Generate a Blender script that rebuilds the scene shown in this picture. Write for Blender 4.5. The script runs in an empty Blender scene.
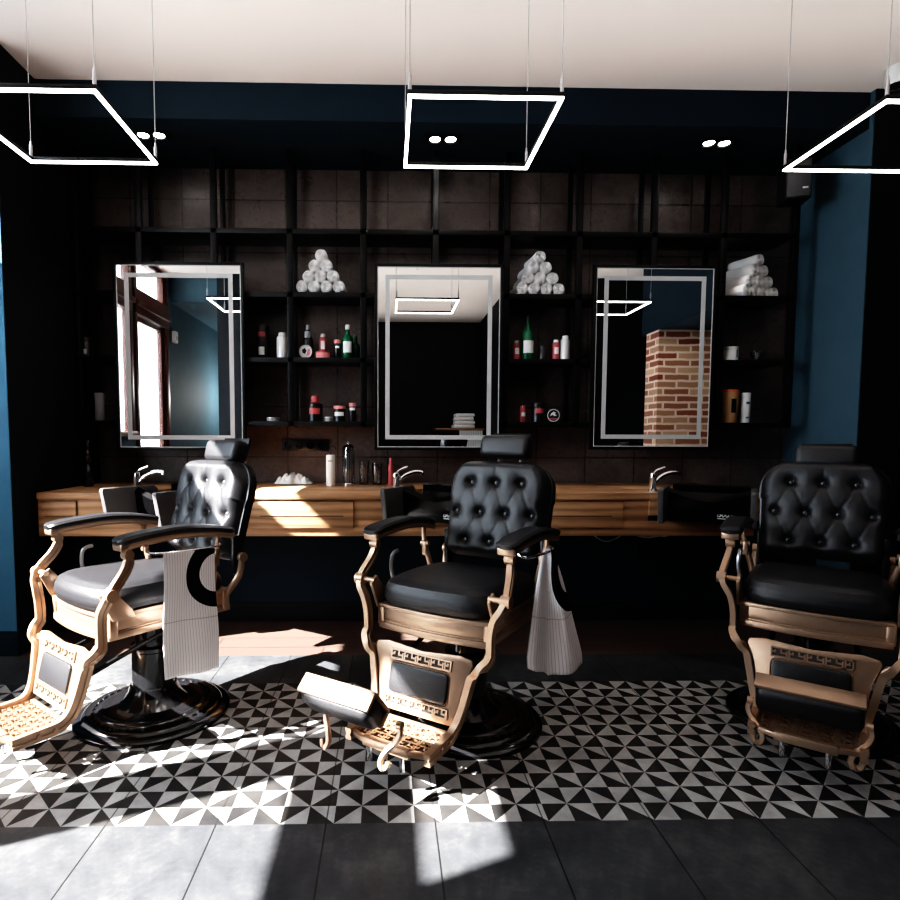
import bpy, bmesh, math, random
from mathutils import Matrix, Vector
random.seed(7)
PI = math.pi
scene = bpy.context.scene
COL = scene.collection

# ------------------------------------------------------------------ camera
F, PX, PY, PITCH, YAW, ROLL, CH = 588.57, 400.58, 476.92, .065931, .021989, .0028424, 1.1
def camera_axes():
    cp, sp, cy, sy, cr, sr = math.cos(PITCH), math.sin(PITCH), math.cos(YAW), math.sin(YAW), math.cos(ROLL), math.sin(ROLL)
    a = Matrix(((cr, -sr, 0), (sr, cr, 0), (0, 0, 1)))
    b = Matrix(((1, 0, 0), (0, cp, -sp), (0, sp, cp)))
    c = Matrix(((1, 0, 0), (0, 0, -1), (0, 1, 0)))
    d = Matrix(((cy, -sy, 0), (sy, cy, 0), (0, 0, 1)))
    return a @ b @ c @ d
RC = camera_axes()
EYE = Vector((0, 0, CH))
def ray(u, v): return RC.transposed() @ Vector(((u - PX) / F, (v - PY) / F, 1))
def at(u, v, Y):
    d = ray(u, v); return EYE + d * (Y / d.y)
cam_d = bpy.data.cameras.new('camera'); cam = bpy.data.objects.new('camera', cam_d); COL.objects.link(cam)
m = Matrix.Identity(4)
for i in range(3):
    m[i][0] = RC[0][i]; m[i][1] = -RC[1][i]; m[i][2] = -RC[2][i]; m[i][3] = EYE[i]
cam.matrix_world = m
cam_d.sensor_fit = 'HORIZONTAL'; cam_d.sensor_width = 36; cam_d.lens = 36 * F / 900
cam_d.shift_x = (450 - PX) / 900; cam_d.shift_y = (PY - 450) / 900
cam_d.clip_start = .02
scene.camera = cam

# ------------------------------------------------------------------ materials
class NT:
    def __init__(s, name):
        s.m = bpy.data.materials.new(name); s.m.use_nodes = True
        s.t = s.m.node_tree; s.t.nodes.clear()
        s.out = s.t.nodes.new('ShaderNodeOutputMaterial')
    def n(s, typ, **kw):
        nd = s.t.nodes.new(typ)
        for k, v in kw.items():
            if k.startswith('i_'):
                key = k[2:].replace('_', ' ')
                nd.inputs[int(key) if key.isdigit() else key].default_value = v
            else: setattr(nd, k, v)
        return nd
    def l(s, a, b): s.t.links.new(a, b)
    def math(s, op, a, b=None, c=None):
        nd = s.n('ShaderNodeMath', operation=op)
        for i, x in enumerate((a, b, c)):
            if x is None: continue
            if isinstance(x, (int, float)): nd.inputs[i].default_value = x
            else: s.l(x, nd.inputs[i])
        return nd.outputs[0]
    def mix(s, f, a, b):
        nd = s.n('ShaderNodeMix', data_type='RGBA')
        for sk, x in ((0, f), (6, a), (7, b)):
            if isinstance(x, (int, float)): nd.inputs[sk].default_value = x
            elif isinstance(x, tuple): nd.inputs[sk].default_value = (*x, 1)
            else: s.l(x, nd.inputs[sk])
        return nd.outputs[2]
    def ramp(s, f, stops):
        nd = s.n('ShaderNodeValToRGB'); el = nd.color_ramp.elements
        while len(el) > 1: el.remove(el[0])
        el[0].position = stops[0][0]; el[0].color = (*stops[0][1], 1)
        for p, c in stops[1:]:
            e = el.new(p); e.color = (*c, 1)
        s.l(f, nd.inputs[0]); return nd.outputs[0]
    def bsdf(s, **kw):
        b = s.n('ShaderNodeBsdfPrincipled')
        for k, v in kw.items():
            key = k.replace('_', ' ')
            if isinstance(v, tuple): b.inputs[key].default_value = (*v, 1) if len(v) == 3 else v
            elif isinstance(v, (int, float)): b.inputs[key].default_value = v
            else: s.l(v, b.inputs[key])
        s.l(b.outputs[0], s.out.inputs[0]); return b
    def bump(s, b, h, strength=.3, dist=.01):
        bn = s.n('ShaderNodeBump'); bn.inputs['Strength'].default_value = strength; bn.inputs['Distance'].default_value = dist
        s.l(h, bn.inputs['Height']); s.l(bn.outputs[0], b.inputs['Normal'])
    def coord(s, which='Object'): return s.n('ShaderNodeTexCoord').outputs[which]
    def noise(s, v, scale, detail=4, rough=.55):
        nd = s.n('ShaderNodeTexNoise'); nd.inputs['Scale'].default_value = scale; nd.inputs['Detail'].default_value = detail; nd.inputs['Roughness'].default_value = rough
        s.l(v, nd.inputs['Vector']); return nd.outputs[0]

def simple(name, color, rough=.5, metal=0, spec=.5, noise=0, nscale=60, bump=0, coat=0):
    t = NT(name)
    if noise or bump:
        nz = t.noise(t.coord(), nscale)
        c = t.mix(nz, tuple(max(0, x * (1 - noise)) for x in color), tuple(min(1, x * (1 + noise)) for x in color))
        b = t.bsdf(Base_Color=c, Roughness=rough, Metallic=metal)
        if bump: t.bump(b, nz, bump, .004)
    else: b = t.bsdf(Base_Color=color, Roughness=rough, Metallic=metal)
    b.inputs['Specular IOR Level'].default_value = spec
    b.inputs['Coat Weight'].default_value = coat
    return t.m
def emit(name, color, s):
    t = NT(name); e = t.n('ShaderNodeEmission'); e.inputs[0].default_value = (*color, 1); e.inputs[1].default_value = s
    t.l(e.outputs[0], t.out.inputs[0]); return t.m

M = {}
M['ceiling'] = simple('ceiling_paint', (.80, .735, .70), .9, noise=.02, nscale=3)
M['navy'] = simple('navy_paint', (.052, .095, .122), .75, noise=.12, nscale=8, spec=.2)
M['navy_shaded'] = simple('navy_shaded_paint', (.010, .020, .030), .8, noise=.12, nscale=8, spec=.2)  # the wall navy with shade mixed in, for surfaces the light misses
M['blue_lit'] = simple('navy_lit_face', (.055, .15, .235), .75, noise=.12, nscale=8, spec=.2)  # the wall navy with light mixed in, for the left return's front
M['black_paint'] = simple('black_paint', (.006, .008, .011), .6, spec=.25)
M['dark_leaf'] = simple('dark_leaf_wall', (.006, .0075, .010), .5, noise=.9, nscale=14, spec=.3)
M['black_metal'] = simple('black_metal', (.0055, .0055, .006), .4, metal=.2, spec=.4)
M['black_enamel'] = simple('black_enamel', (.008, .008, .009), .16, spec=.6, coat=.3)
M['leather'] = simple('black_leather', (.015, .015, .017), .38, noise=.3, nscale=260, bump=.35, spec=.5)
M['bronze'] = simple('bronze_paint', (.375, .258, .184), .36, metal=.70, noise=.08, nscale=300, bump=.06)
M['bronze_dark'] = simple('bronze_recess', (.03, .02, .014), .6)
M['chrome'] = simple('chrome', (.78, .78, .80), .1, metal=1)
M['steel'] = simple('brushed_steel', (.55, .55, .56), .32, metal=.9)
M['towel'] = simple('white_towel', (.90, .88, .87), .95, noise=.06, nscale=120, bump=.5, spec=.1)
M['white_plastic'] = simple('white_plastic', (.75, .75, .74), .4)
M['grey_plastic'] = simple('grey_plastic', (.35, .35, .36), .4)
M['black_plastic'] = simple('black_plastic', (.010, .010, .011), .3)
M['red'] = simple('red_print', (.42, .085, .09), .5)
M['pink'] = simple('pink_print', (.70, .25, .25), .5)
M['green'] = simple('green_glass', (.008, .115, .052), .12)
M['tan'] = simple('tan_card', (.50, .29, .15), .6)
M['orange'] = simple('orange_plastic', (.65, .16, .05), .4)
M['silver_can'] = simple('silver_can', (.62, .61, .60), .4, metal=.35)
M['cable'] = simple('cable_grey', (.45, .44, .43), .6)
M['print_black'] = simple('black_print', (.006, .006, .007), .85, spec=.1)
M['print_white'] = simple('white_print', (.8, .8, .8), .6)
M['grout'] = simple('mortar', (.62, .53, .46), .9)
M['led'] = emit('led_diffuser', (1, .985, .96), 9)
M['lamp'] = emit('spot_lamp', (1, .98, .95), 14)
M['red_wood'] = simple('red_brown_timber', (.065, .019, .011), .4, noise=.35, nscale=9)
M['mirror'] = simple('mirror_glass', (.90, .91, .91), .0, metal=1)
M['frost'] = simple('frosted_strip', (.42, .42, .42), .6)
t = NT('led_strip_frost'); b = t.bsdf(Base_Color=(.40, .40, .40), Roughness=.6); b.inputs['Emission Color'].default_value = (1, 1, 1, 1); b.inputs['Emission Strength'].default_value = .05; M['frost'] = t.m  # strips are unlit; faint glow added to them and the mirror edges

# clear glass that lets the sun through
def clear(name, tint=(1, 1, 1), refl=.08, rough=.02):
    t = NT(name)
    tr = t.n('ShaderNodeBsdfTransparent'); tr.inputs[0].default_value = (*tint, 1)
    gl = t.n('ShaderNodeBsdfGlossy'); gl.inputs['Roughness'].default_value = rough
    mx = t.n('ShaderNodeMixShader')
    fr = t.n('ShaderNodeLayerWeight'); fr.inputs[0].default_value = .25
    k = t.math('MULTIPLY_ADD', fr.outputs[0], .6, refl * .3)
    t.l(k, mx.inputs[0]); t.l(tr.outputs[0], mx.inputs[1]); t.l(gl.outputs[0], mx.inputs[2])
    t.l(mx.outputs[0], t.out.inputs[0]); return t.m
M['pane'] = clear('window_pane')
M['jar_glass'] = clear('jar_glass', (.75, .78, .8), .5)

# oak with long grain along X
def oak(name, dark, mid, light, rough=.42):
    t = NT(name)
    mp = t.n('ShaderNodeMapping'); mp.inputs['Scale'].default_value = (1.3, 9, 9); t.l(t.coord(), mp.inputs[0])
    w = t.n('ShaderNodeTexWave', wave_type='BANDS', bands_direction='Z')
    w.inputs['Scale'].default_value = .75; w.inputs['Distortion'].default_value = 9; w.inputs['Detail'].default_value = 3; w.inputs['Detail Scale'].default_value = .9
    t.l(mp.outputs[0], w.inputs[0])
    mp2 = t.n('ShaderNodeMapping'); mp2.inputs['Scale'].default_value = (3, 90, 90); t.l(t.coord(), mp2.inputs[0])
    fine = t.noise(mp2.outputs[0], 2.5, 5)
    big = t.noise(t.coord(), 1.7, 2)
    f = t.math('ADD', t.math('MULTIPLY', w.outputs[0], .42), t.math('MULTIPLY', fine, .58))
    c = t.ramp(f, [(.12, dark), (.48, mid), (.85, light)])
    c = t.mix(t.math('MULTIPLY', big, .3), c, tuple(x * .5 for x in dark))
    b = t.bsdf(Base_Color=c, Roughness=rough); t.bump(b, fine, .12, .003); return t.m
M['oak'] = oak('oak_counter', (.22, .115, .058), (.48, .265, .140), (.64, .39, .225))
M['desk_oak'] = oak('oak_desk', (.12, .05, .02), (.3, .15, .07), (.42, .24, .12))

# floor tiles: charcoal slabs + union-jack mosaic band
X0, Y0, CW, CHH = .465, 1.617, .0772, .0808
def floor_mat():
    t = NT('charcoal_slab_and_mosaic'); sep = t.n('ShaderNodeSeparateXYZ'); co = t.coord(); t.l(co, sep.inputs[0])
    x, y = sep.outputs[0], sep.outputs[1]
    u = t.math('DIVIDE', t.math('SUBTRACT', x, X0 - 100 * CW), CW)
    v = t.math('DIVIDE', t.math('SUBTRACT', y, Y0 - 100 * CHH), CHH)
    iu, iv = t.math('FLOOR', u), t.math('FLOOR', v)
    fx, fy = t.math('FRACT', u), t.math('FRACT', v)
    p = t.math('MODULO', t.math('ADD', iu, iv), 2)
    ip = t.math('MODULO', iu, 2)
    # even cell: below the diagonal; odd cell: above the anti-diagonal
    ta = t.math('LESS_THAN', fy, fx)
    tb = t.math('GREATER_THAN', t.math('ADD', fx, fy), 1)
    tt = t.math('ADD', t.math('MULTIPLY', ta, t.math('SUBTRACT', 1, p)), t.math('MULTIPLY', tb, p))
    par = t.math('MODULO', t.math('ADD', ip, p), 2)          # parity of the apex column
    white = t.math('MODULO', t.math('ADD', tt, par), 2)
    n1 = t.noise(co, 5, 6, .65); n2 = t.noise(co, 38, 4)
    wear = t.ramp(n1, [(.38, (.27, .265, .26)), (.60, (.43, .43, .42))])
    wear = t.mix(t.math('MULTIPLY', n2, .35), wear, (.27, .255, .24))
    dirt = t.ramp(t.noise(co, 2.3, 5, .6), [(.56, (0, 0, 0)), (.70, (1, 1, 1))])
    wear = t.mix(t.math('MULTIPLY', dirt, .55), wear, (.15, .10, .085))
    blk = t.ramp(n1, [(.35, (.013, .013, .014)), (.7, (.036, .034, .032))])
    mos = t.mix(white, blk, wear)
    # slab joints
    SW = CW * 4.05
    su = t.math('FRACT', t.math('DIVIDE', t.math('SUBTRACT', x, .138 - 40 * SW), SW))
    j = t.math('LESS_THAN', t.math('MINIMUM', su, t.math('SUBTRACT', 1, su)), .007)
    ns = t.noise(co, 3.2, 9, .7); ns2 = t.noise(co, 26, 6, .7)
    slab = t.ramp(t.math('ADD', t.math('MULTIPLY', ns, .65), t.math('MULTIPLY', ns2, .35)), [(.33, (.018, .020, .023)), (.50, (.040, .042, .046)), (.66, (.085, .085, .084))])
    slab = t.mix(j, slab, (.006, .006, .006))
    inb = t.math('MULTIPLY', t.math('GREATER_THAN', y, Y0), t.math('LESS_THAN', y, Y0 + 12 * CHH))
    mos = t.mix(t.math('MULTIPLY', j, .75), mos, (.01, .01, .01))
    c = t.mix(inb, slab, mos)
    # joints across, between band and slabs
    rgh = t.math('MULTIPLY_ADD', ns, .3, .34)
    b = t.bsdf(Base_Color=c, Roughness=rgh); b.inputs['Specular IOR Level'].default_value = .35
    t.bump(b, t.math('SUBTRACT', t.math('MULTIPLY', ns2, .4), t.math('MULTIPLY', j, .8)), .25, .004)
    return t.m
M['floor'] = floor_mat()

def wood_floor():
    t = NT('brown_plank_floor'); co = t.coord()
    br = t.n('ShaderNodeTexBrick'); br.inputs['Scale'].default_value = 1; br.inputs['Brick Width'].default_value = .9; br.inputs['Row Height'].default_value = .145
    br.inputs['Mortar Size'].default_value = .004; br.offset = .37
    br.inputs['Color1'].default_value = (.072, .046, .037, 1); br.inputs['Color2'].default_value = (.050, .032, .027, 1); br.inputs['Mortar'].default_value = (.008, .004, .003, 1)
    t.l(co, br.inputs[0])
    mp = t.n('ShaderNodeMapping'); mp.inputs['Scale'].default_value = (3, 50, 50); t.l(co, mp.inputs[0])
    g = t.noise(mp.outputs[0], 2, 4)
    c = t.mix(t.math('MULTIPLY', g, .6), br.outputs[0], (.095, .064, .052))
    t.bsdf(Base_Color=c, Roughness=.45); return t.m
M['wood_floor'] = wood_floor()

def tile_wall():
    t = NT('glazed_brown_tiles'); co = t.coord()
    sep = t.n('ShaderNodeSeparateXYZ'); t.l(co, sep.inputs[0])
    cmb = t.n('ShaderNodeCombineXYZ'); t.l(sep.outputs[0], cmb.inputs[0]); t.l(sep.outputs[2], cmb.inputs[1])
    br = t.n('ShaderNodeTexBrick'); br.offset = 0; br.inputs['Scale'].default_value = 1
    br.inputs['Brick Width'].default_value = .325; br.inputs['Row Height'].default_value = .325; br.inputs['Mortar Size'].default_value = .0045
    br.inputs['Color1'].default_value = (.22, .168, .150, 1); br.inputs['Color2'].default_value = (.14, .106, .095, 1); br.inputs['Mortar'].default_value = (.006, .005, .005, 1)
    t.l(cmb.outputs[0], br.inputs[0])
    n = t.noise(co, 7, 8, .7); n2 = t.noise(co, 40, 5, .7)
    c = t.mix(t.ramp(n, [(.35, (0, 0, 0)), (.7, (1, 1, 1))]), br.outputs[0], (.050, .034, .029))
    c = t.mix(t.math('MULTIPLY', n2, .5), c, (.10, .074, .066))
    b = t.bsdf(Base_Color=c, Roughness=t.math('MULTIPLY_ADD', n, .35, .12))
    b.inputs['Specular IOR Level'].default_value = .6
    t.bump(b, t.math('ADD', t.math('MULTIPLY', n2, .5), t.math('MULTIPLY', br.outputs[1], -1.2)), .35, .006)
    return t.m
M['tile'] = tile_wall()

def brick_mat():
    t = NT('old_bricks'); co = t.coord()
    sep = t.n('ShaderNodeSeparateXYZ'); t.l(co, sep.inputs[0])
    cmb = t.n('ShaderNodeCombineXYZ'); t.l(t.math('ADD', sep.outputs[0], sep.outputs[1]), cmb.inputs[0]); t.l(sep.outputs[2], cmb.inputs[1])
    nz = t.noise(co, 9, 4)
    wob = t.n('ShaderNodeVectorMath', operation='MULTIPLY_ADD'); cx = t.n('ShaderNodeCombineXYZ'); t.l(nz, cx.inputs[0]); t.l(nz, cx.inputs[1])
    t.l(cx.outputs[0], wob.inputs[0]); wob.inputs[1].default_value = (.02, .02, 0); t.l(cmb.outputs[0], wob.inputs[2])
    br = t.n('ShaderNodeTexBrick'); br.inputs['Scale'].default_value = 1; br.inputs['Brick Width'].default_value = .26; br.inputs['Row Height'].default_value = .070
    br.inputs['Mortar Size'].default_value = .011; br.inputs['Bias'].default_value = .02
    br.inputs['Color1'].default_value = (.50, .35, .23, 1); br.inputs['Color2'].default_value = (.17, .035, .018, 1); br.inputs['Mortar'].default_value = (.70, .55, .46, 1)
    t.l(wob.outputs[0], br.inputs[0])
    c = t.mix(t.math('MULTIPLY', nz, .35), br.outputs[0], (.20, .12, .08))
    b = t.bsdf(Base_Color=c, Roughness=.9); t.bump(b, br.outputs[1], -.6, .01); return t.m
M['brick'] = brick_mat()

def striped(name, uc, vc, W, H, r0, r1):
    t = NT(name); sep = t.n('ShaderNodeSeparateXYZ'); t.l(t.coord('UV'), sep.inputs[0])
    st = t.math('FRACT', t.math('MULTIPLY', sep.outputs[0], 21))
    k = t.math('LESS_THAN', st, .20)
    c = t.mix(k, (.86, .83, .84), (.58, .54, .57))
    hem = t.math('LESS_THAN', t.math('ABSOLUTE', t.math('SUBTRACT', sep.outputs[1], .56)), .004)
    c = t.mix(t.math('MULTIPLY', hem, .6), c, (.4, .37, .39))
    a = t.math('MULTIPLY', t.math('SUBTRACT', sep.outputs[0], uc), W); b_ = t.math('MULTIPLY', t.math('SUBTRACT', sep.outputs[1], vc), H)
    d = t.math('SQRT', t.math('ADD', t.math('MULTIPLY', a, a), t.math('MULTIPLY', b_, b_)))
    arc = t.math('MULTIPLY', t.math('GREATER_THAN', d, r0), t.math('LESS_THAN', d, r1))
    c = t.mix(arc, c, (.005, .005, .006))
    b = t.bsdf(Base_Color=c, Roughness=.9); b.inputs['Specular IOR Level'].default_value = .1
    t.bump(b, t.noise(t.coord(), 150, 3), .25, .002)
    return t.m
M['cloth_flat'] = striped('striped_cloth_flat', 1.02, .20, .205, .44, .070, .125)
M['cloth_fold'] = striped('striped_cloth_folded', 1.05, .26, .26, .44, .055, .125)

# ------------------------------------------------------------------ mesh building
class MB:
    def __init__(s): s.bm = bmesh.new(); s.mi = 0; s.sm = True
    def _add(s, vs, fs, mat=None, smooth=None):
        out = [s.bm.verts.new(mat @ Vector(v) if mat else v) for v in vs]
        for f in fs:
            try:
                fc = s.bm.faces.new([out[i] for i in f]); fc.material_index = s.mi; fc.smooth = s.sm if smooth is None else smooth
            except ValueError: pass
        return out
    def box(s, c, size, bev=0, rot=None, seg=2):
        b = bmesh.new(); bmesh.ops.create_cube(b, size=1)
        bmesh.ops.scale(b, vec=size, verts=b.verts)
        if bev: bmesh.ops.bevel(b, geom=b.edges[:], offset=min(bev, min(size) * .49), segments=seg, profile=.5, affect='EDGES')
        mt = Matrix.Translation(c) @ (rot.to_4x4() if rot else Matrix.Identity(4))
        s.join(b, mt, smooth=bool(bev)); return s
    def join(s, b, mt=None, smooth=True):
        idx = {}
        for v in b.verts: idx[v] = s.bm.verts.new(mt @ v.co if mt else v.co)
        for f in b.faces:
            try:
                fc = s.bm.faces.new([idx[v] for v in f.verts]); fc.material_index = s.mi; fc.smooth = smooth
            except ValueError: pass
        b.free()
    def span(s, x0, x1, y0, y1, z0, z1, bev=0):
        return s.box(((x0 + x1) / 2, (y0 + y1) / 2, (z0 + z1) / 2), (x1 - x0, y1 - y0, z1 - z0), bev)
    def lathe(s, prof, c=(0, 0, 0), n=32, axis=None, caps=True):
        vs, fs = [], []
        for r, z in prof:
            for i in range(n):
                a = 2 * PI * i / n; vs.append((r * math.cos(a), r * math.sin(a), z))
        k = len(prof)
        for j in range(k - 1):
            for i in range(n):
                fs.append((j * n + i, j * n + (i + 1) % n, (j + 1) * n + (i + 1) % n, (j + 1) * n + i))
        if caps:
            fs.append(tuple(range(n))[::-1]); fs.append(tuple((k - 1) * n + i for i in range(n)))
        mt = Matrix.Translation(c)
        if axis is not None: mt = mt @ Vector((0, 0, 1)).rotation_difference(Vector(axis)).to_matrix().to_4x4()
        s._add(vs, fs, mt); return s
    def cyl(s, a, b, r, n=16, r2=None):
        a, b = Vector(a), Vector(b); d = b - a
        return s.lathe([(r, 0), (r if r2 is None else r2, d.length)], a, n, d.normalized())
    def ball(s, c, r, n=14, scale=(1, 1, 1)):
        b = bmesh.new(); bmesh.ops.create_uvsphere(b, u_segments=n, v_segments=max(6, n // 2 + 2), radius=r)
        bmesh.ops.scale(b, vec=scale, verts=b.verts); s.join(b, Matrix.Translation(c)); return s
    def tube(s, pts, r, n=10, sub=4, closed=False):
        P = smooth_path(pts, sub) if sub > 1 else [Vector(p) for p in pts]
        prof = [(r * math.cos(2 * PI * i / n), r * math.sin(2 * PI * i / n)) for i in range(n)]
        return s.sweep(P, prof, None)
    def sweep(s, P, prof, side=None, scales=None):
        """profile (a,b): a along side axis, b along the in-plane normal"""
        P = [Vector(p) for p in P]; k = len(prof); vs, fs = [], []
        ref = Vector(side) if side is not None else None
        last = None
        for i, p in enumerate(P):
            t = (P[min(i + 1, len(P) - 1)] - P[max(i - 1, 0)]).normalized()
            if ref is not None: u = (ref - t * ref.dot(t)).normalized()
            else:
                if last is None:
                    last = Vector((0, 0, 1)) if abs(t.z) < .9 else Vector((1, 0, 0))
                u = (last - t * last.dot(t)).normalized(); last = u
            w = t.cross(u); sc = scales[i] if scales else 1
            for a, b in prof: vs.append(p + u * a * sc + w * b * sc)
        for i in range(len(P) - 1):
            for j in range(k): fs.append((i * k + j, i * k + (j + 1) % k, (i + 1) * k + (j + 1) % k, (i + 1) * k + j))
        fs.append(tuple(range(k))[::-1]); fs.append(tuple((len(P) - 1) * k + j for j in range(k)))
        s._add(vs, fs); return s
    def prism(s, poly, thick, mt=None, bev=0):
        """poly in local XY, extruded along +Z"""
        b = bmesh.new(); vs = [b.verts.new((x, y, 0)) for x, y in poly]; f = b.faces.new(vs)
        r = bmesh.ops.extrude_face_region(b, geom=[f]); bmesh.ops.translate(b, vec=(0, 0, thick), verts=[v for v in r['geom'] if isinstance(v, bmesh.types.BMVert)])
        bmesh.ops.recalc_face_normals(b, faces=b.faces[:])
        if bev: bmesh.ops.bevel(b, geom=[e for e in b.edges if e.calc_face_angle(0) > .5], offset=bev, segments=2, profile=.5, affect='EDGES')
        s.join(b, mt, smooth=bool(bev)); return s
    def grid(s, fn, nu, nv, closed_u=False):
        vs = [fn(i / (nu if closed_u else nu - 1), j / (nv - 1)) for j in range(nv) for i in range(nu)]; fs = []
        for j in range(nv - 1):
            for i in range(nu if closed_u else nu - 1):
                fs.append((j * nu + i, j * nu + (i + 1) % nu, (j + 1) * nu + (i + 1) % nu, (j + 1) * nu + i))
        s._add(vs, fs); return s
    def build(s, name, mats, parent=None, loc=None, rotz=0, recalc=True, autosmooth=True):
        if recalc: bmesh.ops.recalc_face_normals(s.bm, faces=s.bm.faces[:])
        me = bpy.data.meshes.new(name)
        if autosmooth:
            for e in s.bm.edges:
                if len(e.link_faces) == 2 and e.calc_face_angle(0) > .6: e.smooth = False
        s.bm.to_mesh(me); s.bm.free()
        for mm in (mats if isinstance(mats, (list, tuple)) else [mats]): me.materials.append(M[mm] if isinstance(mm, str) else mm)
        o = bpy.data.objects.new(name, me); COL.objects.link(o)
        if parent: o.parent = parent
        if loc: o.location = loc
        o.rotation_euler = (0, 0, rotz)
        return o

def smooth_path(pts, sub=5):
    P = [Vector(p) for p in pts]; out = []
    for i in range(len(P) - 1):
        p0, p1, p2, p3 = P[max(i - 1, 0)], P[i], P[i + 1], P[min(i + 2, len(P) - 1)]
        for k in range(sub):
            t = k / sub
            out.append(.5 * ((2 * p1) + (p2 - p0) * t + (2 * p0 - 5 * p1 + 4 * p2 - p3) * t * t + (3 * p1 - p0 - 3 * p2 + p3) * t ** 3))
    out.append(P[-1]); return out
def rrect(w, h, r, n=6, cx=0, cy=0):
    out = []
    for sx, sy, a0 in ((1, 1, 0), (-1, 1, 90), (-1, -1, 180), (1, -1, 270)):
        for i in range(n + 1):
            a = math.radians(a0 + 90 * i / n); out.append((cx + sx * (w / 2 - r) + r * math.cos(a), cy + sy * (h / 2 - r) + r * math.sin(a)))
    return out
def RX(a): return Matrix.Rotation(a, 3, 'X')
def RY(a): return Matrix.Rotation(a, 3, 'Y')
def RZ(a): return Matrix.Rotation(a, 3, 'Z')

def tag(o, label=None, cat=None, group=None, kind=None):
    for k, v in (('label', label), ('category', cat), ('group', group), ('kind', kind)):
        if v: o[k] = v
    return o
def thing(name, label, cat, loc=(0, 0, 0), rotz=0, group=None):
    o = bpy.data.objects.new(name, None); o.empty_display_size = .1; COL.objects.link(o)
    o.location = loc; o.rotation_euler = (0, 0, rotz); return tag(o, label, cat, group)
def struct(name, mb, mats, label=None, cat=None): return tag(mb.build(name, mats), label, cat, None, 'structure')
def copy_tree(o, parent=None):
    c = o.copy(); COL.objects.link(c)
    if parent: c.parent = parent
    for ch in list(o.children): copy_tree(ch, c)
    return c
def box1(x0, x1, y0, y1, z0, z1, bev=0):
    return MB().span(x0, x1, y0, y1, z0, z1, bev)

# ------------------------------------------------------------------ the room
CE = 2.98; YW = 3.85; XL = -2.58; XP = -1.865; YP = 2.95; XR = 2.62; YR = 3.24; YS = 3.27; ZS = 2.79; YB = -2.6; XF = 3.4
fl = MB(); fl.span(XL - .08, XF, YB, 2.925, -.1, 0)
struct('floor', fl, 'floor', 'charcoal slab floor with a band of black and white triangle mosaic', 'floor')
struct('floor', MB().span(XL - .08, XF, 2.925, YW, -.1, 0), 'wood_floor', 'strip of brown plank floor under the counter', 'floor')
struct('ceiling', MB().span(XL - .06, XF, YB, YW, CE, CE + .1), 'ceiling', 'plain pale ceiling', 'ceiling')
struct('ceiling_soffit', MB().span(XP, XR, YS, YW, ZS, CE), 'navy_shaded', 'shaded navy dropped soffit above the shelves', 'ceiling')
struct('wall_back', MB().span(XP, XR, YW, YW + .15, 0, CE), 'tile', 'back wall of dark glazed brown tiles', 'wall')
lw = MB(); lw.span(XP, XR, 3.5, YW - .002, .11, .56)
struct('wall_back_lower', lw, 'navy_shaded', 'navy boxed panel under the counter', 'wall')
b = MB(); b.span(XP, XR, 3.485, YW - .002, 0, .085); b.span(XP, XR, 3.492, YW - .002, .085, .11)
struct('baseboard_back', b, 'black_paint', 'black baseboard below the navy panel', 'baseboard')
# left pillar and left wall with openings
struct('wall_left_pillar', MB().span(XL - .06, XP, YP, YW + .15, 0, CE), 'navy', 'blue wall return at the left edge', 'wall')
struct('wall_left_front', MB().span(XL, XP, YP - .004, YP - .0005, 0, CE), 'blue_lit', 'front skin of the left wall return with light put into its blue', 'wall')  # brighter skin: light on this face put into its colour
struct('wall_left_side', MB().span(XP + .0005, XP + .004, YP, YW, 0, CE), 'black_paint', 'side skin of the left wall return, coloured dark as shade', 'wall')  # black skin stands for shade on the return's unlit side
b = MB(); b.span(XL, XP + .012, YP - .016, YP, 0, .10); b.span(XL, XP + .008, YP - .010, YP, .10, .125); b.span(XP, XP + .014, YP, 3.48, 0, .10)
struct('baseboard_left', b, 'navy_shaded', 'blue baseboard of the left wall return', 'baseboard')
DY0, DY1 = .06, .985; WY0, WY1 = 1.045, 2.93; ZT0, ZT1 = 2.62, 2.93
w = MB()
w.span(XL - .06, XL, YB, DY0, 0, CE)            # solid wall behind the door
w.span(XL - .06, XL, DY1, WY0, 0, CE)           # pier
w.span(XL - .06, XL, WY0, YP, 0, 1.10)           # under the window
w.span(XL - .06, XL, DY0, YP, 2.955, CE)
w.span(XL - .06, XL, WY1, YP, 1.10, CE); w.span(XL - .06, XL, 2.56, WY1, 1.10, 2.38)  # last piece is an infill added to keep sun off the left return
struct('wall_left', w, 'navy', 'blue left wall with the street door and window', 'wall')
# door: red brown frame, leaf, transom
d = thing('door_1', 'red-brown timber street door with a tall glass pane and transom', 'door', (XL, 0, 0)); d['kind'] = 'structure'
b = MB()
b.span(-.06, .02, DY0, DY0 + .07, 0, 2.955, .006); b.span(-.06, .02, DY1 - .07, DY1, 0, 2.955, .006)
b.span(-.06, .03, DY0, DY1, 2.36, 2.62, .01); b.span(-.06, .06, DY0, DY1, 2.44, 2.50, .01); b.span(-.06, .02, DY0, DY1, 2.925, 2.955, .004)
b.span(-.06, .015, DY0, .200, 2.62, 2.93, .004)  # stile added to trim the transom's sun patch on the floor
b.build('door_frame', 'red_wood', d)
b = MB(); gy0, gy1 = .225, .86
b.span(-.06, -.01, DY0 + .07, gy0, .01, 2.355, .004); b.span(-.06, -.01, gy1, DY1 - .06, .01, 2.355, .004)
b.span(-.06, -.01, gy0, gy1, .01, .24, .004); b.span(-.06, -.01, gy0, gy1, 2.30, 2.355, .004)
leaf = b.build('door_leaf', 'red_wood', d)
MB().span(-.04, -.03, gy0, gy1, .24, 2.30).build('pane', 'pane', leaf)
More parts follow.
